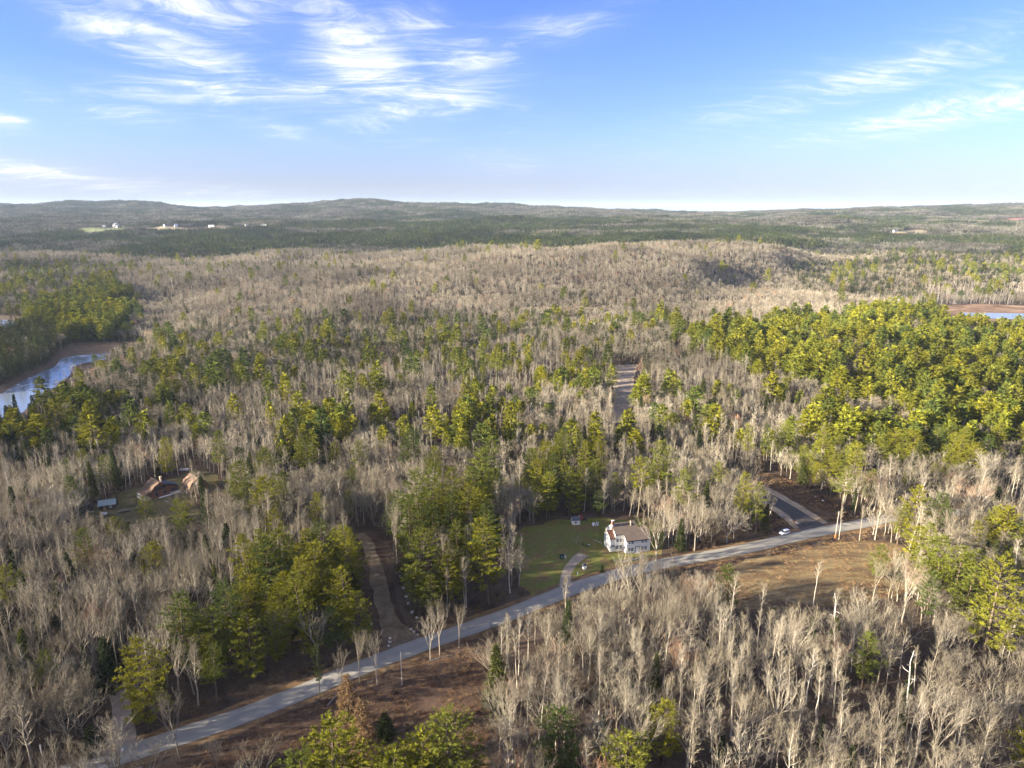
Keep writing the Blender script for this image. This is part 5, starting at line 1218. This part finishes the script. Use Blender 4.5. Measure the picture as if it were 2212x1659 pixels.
# candidates: jittered grids, coarser with distance
def grid(y0, y1, step, margin):
    ys = np.arange(y0, y1, step); P = []
    for k, y in enumerate(ys):
        w = .74*y+margin; xs = np.arange(-w-60, w, step)+(step/2 if k % 2 else 0); P.append(np.column_stack([xs, np.full(len(xs), y)]))
    P = np.concatenate(P); return P+rng.uniform(-.42, .42, P.shape)*step
def classify(P, far):
    x, y = P[:, 0], P[:, 1]; z = HH(x, y); n = len(P)
    cxp, cyp, dep = project(x, y, z+9.0); bxp, byp, _ = project(x, y, z)
    mix = np.tile(np.array([.012, .03, .49, .468, 0.]) if not far else np.array([.01, .04, .30, .65, 0.]), (n, 1)); dens = np.ones(n); hs = np.ones(n)
    wob = np.clip(dep/12., 14, 34)
    qx = cxp+(fbm(x/26., y/26., 51, 2)-.5)*2.4*wob+rng.normal(0, .18, n)*wob; qy = cyp+(fbm(x/26., y/26., 57, 2)-.5)*1.2*wob*np.clip(330/dep, .2, 1)
    q2x, q2y, _ = project(x, y, z+15.); q2x = q2x+qx-cxp; q2y = q2y+qy-cyp     # pines carry their crowns higher
    for poly, mx, d, h in ZONES:
        m = inpoly(q2x, q2y, poly) if mx[0] > .5 else inpoly(qx, qy, poly); mm = np.zeros(5); mm[:len(mx)] = mx; mix[m] = mm; dens[m] = d; hs[m] = h
    # stands: species gather in patches
    a = fbm(x/38., y/38., 5, 2); b = fbm(x/30., y/30., 8, 2)
    mix[:, 2] *= np.clip(.2+2.6*(a-.25), .1, 2.2); mix[:, 0] *= np.clip((b-.36)*7.5, .05, 2.2)
    mix /= mix.sum(1)[:, None]
    ok = np.ones(n, bool)
    for poly in CLEAR: ok &= ~inpoly(bxp, byp, poly)
    for line, w in ((ROAD, 7.0), (SIDE, 8.5), (TRACK, 7.5), (DRIVE, 4.5), (HDRIVE, 5.0)):
        ok &= dist_line(x, y, line[::3]) > w
    for P_ in FLAT: ok &= ~inpoly(x, y, P_)
    for poly in FAR_FIELDS: ok &= ~inpoly(bxp, byp, poly)
    near = [o for o in OCC]
    ok &= ~taken(x, y)
    ok &= rng.random(n) < dens
    # bottom: nothing right under the camera, and keep the view of the road open across the meadow
    c = np.cumsum(mix, 1); k = (rng.random(n)[:, None] > c).sum(1).clip(0, 4)
    return x[ok], y[ok], z[ok], k[ok], hs[ok], dep[ok], cxp[ok], cyp[ok], bxp[ok], byp[ok]

LAND = [('the white farmhouse', HOUSE.location), ('the garden shed', z5(900, 240)), ('the parked white car', c7(655, 620)), ('the brown barn', c6(1560, 400)), ('the brown house', c6(1000, 420)), ('the green roofed cabin', c6(280, 620)),
        ('the orange based pole', POLE1), ('the grey meadow pole', POLE2), ('the gravel track mouth', G(870, 1396)), ('the gravel driveway', G(262, 1560)), ('the giant bright pine', G(2124, 1440)), ('the white dead tree', G(1955, 1545)),
        ('the split crowned pine', G(1433, 1650)), ('the round crowned pine', G(1210, 1680)), ('the far gravel road', G(1350, 840)), ('the hay field', G(1720, 1250)), ('the side road', G(1700, 1100)), ('the river bend', G(100, 820)),
        ('the larches', G(760, 1600)), ('the lone pine above the barn', G(370, 900)), ('the pine below the hay field', G(1862, 1490)), ('the road bend', G(1400, 1225)), ('the slim side road pine', G(1748, 1064)), ('the bottom pine clump', G(930, 1740)), ('the top of the gravel track', G(800, 1130))]
LOOK = {'pine': 'green pine', 'spruce': 'dark conical spruce', 'aspen': 'slender bare aspen', 'maple': 'spreading bare maple', 'dead': 'pale dead standing tree'}
ORD = ['nearest']+[w+' nearest' for w in 'second third fourth fifth sixth seventh eighth ninth tenth'.split()]
def side_word(dx, dy):
    return ('right of' if dx > 0 else 'left of') if abs(dx) > abs(dy) else ('behind' if dy > 0 else 'in front of')

def variants(kind, k, n):
    """species index -> variant number inside the scattered collection"""
    return k
SETS = {0: ('pine', 'pine_far'), 1: ('spruce', 'spruce_far'), 2: ('aspen', 'aspen_far'), 3: ('maple', 'maple_far'), 4: ('dead', 'dead')}
BASEH = {0: 21, 1: 12, 2: 15.5, 3: 14.5, 4: 13}
def sizes(k, hs, n):
    s = np.clip(rng.normal(1, .15, n), .6, 1.22)*hs
    s = np.where(k == 1, s*rng.uniform(.72, 1.25, n), s); s = np.where((k == 0), s*np.clip(rng.normal(.84, .17, n), .42, 1.1), s); s = np.where((k == 2) | (k == 3), s*.94, s)
    return s
near = grid(92, 450, 4.0, 25); mid = grid(450, 820, 5.0, 10); far = grid(820, 1750, 7.0, 0)
LIMIT = {0: 300, 1: 300, 2: 300, 3: 300, 4: 60}
cells = {}
for P, isfar, tagname in ((near, False, 'near'), (mid, False, 'mid'), (far, True, 'far')):
    x, y, z, k, hs, dep, cxp, cyp, bxp, byp = classify(P, isfar); n = len(x); s = sizes(k, hs, n)
    lod = dep > (430 if tagname == 'near' else 0)
    taken_i = np.zeros(n, bool)
    if tagname == 'near' or tagname == 'mid':
        vis = (cxp > -20) & (cxp < 2232) & (cyp < 1700)
        for sp in range(5):
            if LIMIT[sp] <= 0: continue
            c = np.nonzero((k == sp) & vis)[0]; c = c[np.argsort(dep[c])][:LIMIT[sp]]; LIMIT[sp] -= len(c); taken_i[c] = True
            for i in c:
                d2 = [(x[i]-p_.x)**2+(y[i]-p_.y)**2 for _, p_ in LAND]; j = int(np.argmin(d2)); nm, p_ = LAND[j]
                cells.setdefault((sp, nm, side_word(x[i]-p_.x, y[i]-p_.y)), []).append((d2[j], x[i], y[i], z[i], s[i]))
    names = {0: ('pine_forest', 'green pines massed beyond the nearest ones'), 1: ('spruce_forest', 'dark small conifers scattered through the farther woods'), 2: ('aspen_forest', 'pale slender bare trees massed through the woods'), 3: ('maple_forest', 'grey bare hardwoods massed over the slopes'), 4: ('dead_trees', 'pale dead trees standing behind the marsh')}
    for sp in range(5):
        c = np.nonzero((k == sp) & ~taken_i)[0]
        if len(c) == 0: continue
        for close in ((True, False) if tagname == 'near' else (False,)):
          c = np.nonzero((k == sp) & ~taken_i & ((dep < 300) == close if tagname == 'near' else True))[0]
          if len(c) == 0: continue
          key = SETS[sp][0] if close else SETS[sp][1]
          nv = len(SRC[key]); sw = s[c]*rng.uniform(.85, 1.2, len(c))*(1.25 if sp == 0 else 1.0)
          far_w = {'near': 1.0, 'mid': 1.0, 'far': 1.15}[tagname]
          scatter(names[sp][0], np.column_stack([x[c], y[c], z[c]-.2]), [key], rng.integers(0, nv, len(c)), np.column_stack([rng.normal(0, .055, len(c)), rng.normal(0, .055, len(c)), rng.random(len(c))*6.283]), np.column_stack([sw*far_w, sw*far_w, s[c]]), names[sp][1]+{'near': ' near the road' if close else ' beyond the road', 'mid': ' across the middle distance', 'far': ' on the far side of the valley'}[tagname])
for (sp, nm, sd), L in cells.items():
    kind = KINDS[sp]; L.sort(key=lambda q: q[0]); nv = len(SRC[kind])
    for i, (d2, x, y, z, s) in enumerate(L):
        size = 'tall ' if s > 1.08 else 'low ' if s < .88 else 'middling '
        if i < 10: lab = f'{LOOK[kind]} {sd} {nm}, {ORD[i]}'
        else: lab = f'{size}{LOOK[kind]} deep in trees {sd} {nm}'
        r = plant(kind, random.randrange(nv), x, y, z, s, random.random()*6.28, lab, f'{LOOK[kind]}s {sd} {nm}', random.uniform(.85, 1.15)*(1.25 if sp == 0 else 1.0))
        r.rotation_euler = (random.gauss(0, .05), random.gauss(0, .05), random.random()*6.28)

# far woodland patches
def far_patches():
    P = np.concatenate([grid(1750, 3300, 22, 0), grid(3300, 6500, 30, 0)]); x, y = P[:, 0], P[:, 1]; z = HH(x, y); bx, by, dep = project(x, y, z); cx_, cy_, _ = project(x, y, z+9)
    ok = ~taken(x, y)
    for poly in FAR_FIELDS: ok &= ~inpoly(bx, by, poly)
    c = .5+1.25*(fbm(x/230., y/150., 15, 3)-.5)
    band = inpoly(cx_, cy_, [(-50, 495), (250, 500), (700, 475), (1200, 465), (1500, 478), (1850, 495), (2030, 515), (1800, 535), (1500, 530), (1050, 548), (700, 600), (450, 630), (200, 605), (-50, 600)])
    left_bare = inpoly(cx_, cy_, [(-50, 560), (180, 560), (260, 620), (-50, 700)]); right = inpoly(cx_, cy_, [(1850, 530), (2300, 520), (2300, 640), (1850, 640)])
    p = np.where(band, .62, .20); p = np.where(left_bare, .2, p); p = np.where(right, .55, p)
    con = c+rng.normal(0, .05, len(c)) > 1-(.28+.52*p)
    ridge = (y > 5500) & (bx < 380) & (bx > 200); con |= ridge & (rng.random(len(c)) < .6)
    for m, key, nm, lab in ((ok & ~con, 'bare_clump', 'distant_bare_woods', 'grey bare woods covering the distant hills'), (ok & con, 'conifer_clump', 'distant_conifer_woods', 'dark conifer woods covering the distant hills')):
        i = np.nonzero(m)[0]; s = rng.uniform(.85, 1.2, len(i)); w = s*np.where(y[i] > 3300, 1.35, 1.0)
        scatter(nm, np.column_stack([x[i], y[i], z[i]-.6]), [key], rng.integers(0, 3, len(i)), np.column_stack([i*0., i*0., rng.random(len(i))*6.283]), np.column_stack([w, w, s]), lab)
far_patches()

# undergrowth on the near forest floor, brush on the meadow and verges
def undergrowth():
    P = grid(95, 470, 2.6, 20); x, y = P[:, 0], P[:, 1]; z = HH(x, y); bx, by, dep = project(x, y, z); ok = rng.random(len(x)) < .45
    for poly in (LAWN, FIELD, YARD): ok &= ~inpoly(bx, by, poly)
    mead = inpoly(bx, by, MEADOW) | inpoly(bx, by, SIDEYARD); ok &= ~(mead & (rng.random(len(x)) < .5))
    ok &= ~inpoly(bx, by, CLEAR[6])
    for line, w in ((ROAD, 5.5), (SIDE, 7.5), (TRACK, 6.0), (DRIVE, 3.8), (HDRIVE, 3.5)): ok &= dist_line(x, y, line[::3]) > w
    for P_ in FLAT: ok &= ~inpoly(x, y, P_)
    i = np.nonzero(ok)[0]; s = rng.uniform(.45, 1.25, len(i))*np.where(mead[i], .55, 1)
    scatter('undergrowth', np.column_stack([x[i], y[i], z[i]]), ['bush'], rng.integers(0, 3, len(i)), np.column_stack([i*0., i*0., rng.random(len(i))*6.283]), np.column_stack([s, s, s]), 'brown leafless undergrowth beneath the bare trees')
    P = grid(95, 330, 1.35, 10); x, y = P[:, 0], P[:, 1]; z = HH(x, y); bx, by, dep = project(x, y, z)
    dr = dist_line(x, y, ROAD[::3]); ok = (inpoly(bx, by, MEADOW) & (dr > 4.6)) | ((dr < 11) & (dr > 4.4) & (rng.random(len(x)) < .7) & ~inpoly(bx, by, LAWN)) | (inpoly(bx, by, FIELD) & (dr > 5) & (rng.random(len(x)) < .5)) | (inpoly(bx, by, SIDEYARD) & (dist_line(x, y, SIDE[::3]) > 7.5) & (dr > 5))
    ok &= fbm(x/7., y/7., 41, 2) > .36
    i = np.nonzero(ok)[0]; s = rng.uniform(.6, 1.3, len(i))
    scatter('dry_grass', np.column_stack([x[i], y[i], z[i]]), ['tuft'], rng.integers(0, 2, len(i)), np.column_stack([i*0., i*0., rng.random(len(i))*6.283]), np.column_stack([s*1.3, s*1.3, s*.8]), 'tufts of dry brown grass on meadow and verges')
undergrowth()

# ------------------------------------------------------------------ the air
def haze():
    m, T, out = mat_new('haze'); v = T.node('ShaderNodeVolumePrincipled'); v.inputs['Color'].default_value = (.66, .82, 1.0, 1); v.inputs['Density'].default_value = .000026; v.inputs['Anisotropy'].default_value = 0
    T.l.new(v.outputs[0], out.inputs['Volume'])
    o = box('haze', -33000, 33000, -1000, 24100, -115, 260, m, None); tag(o, 'thin blue haze over the distant hills', kind='stuff')
haze()
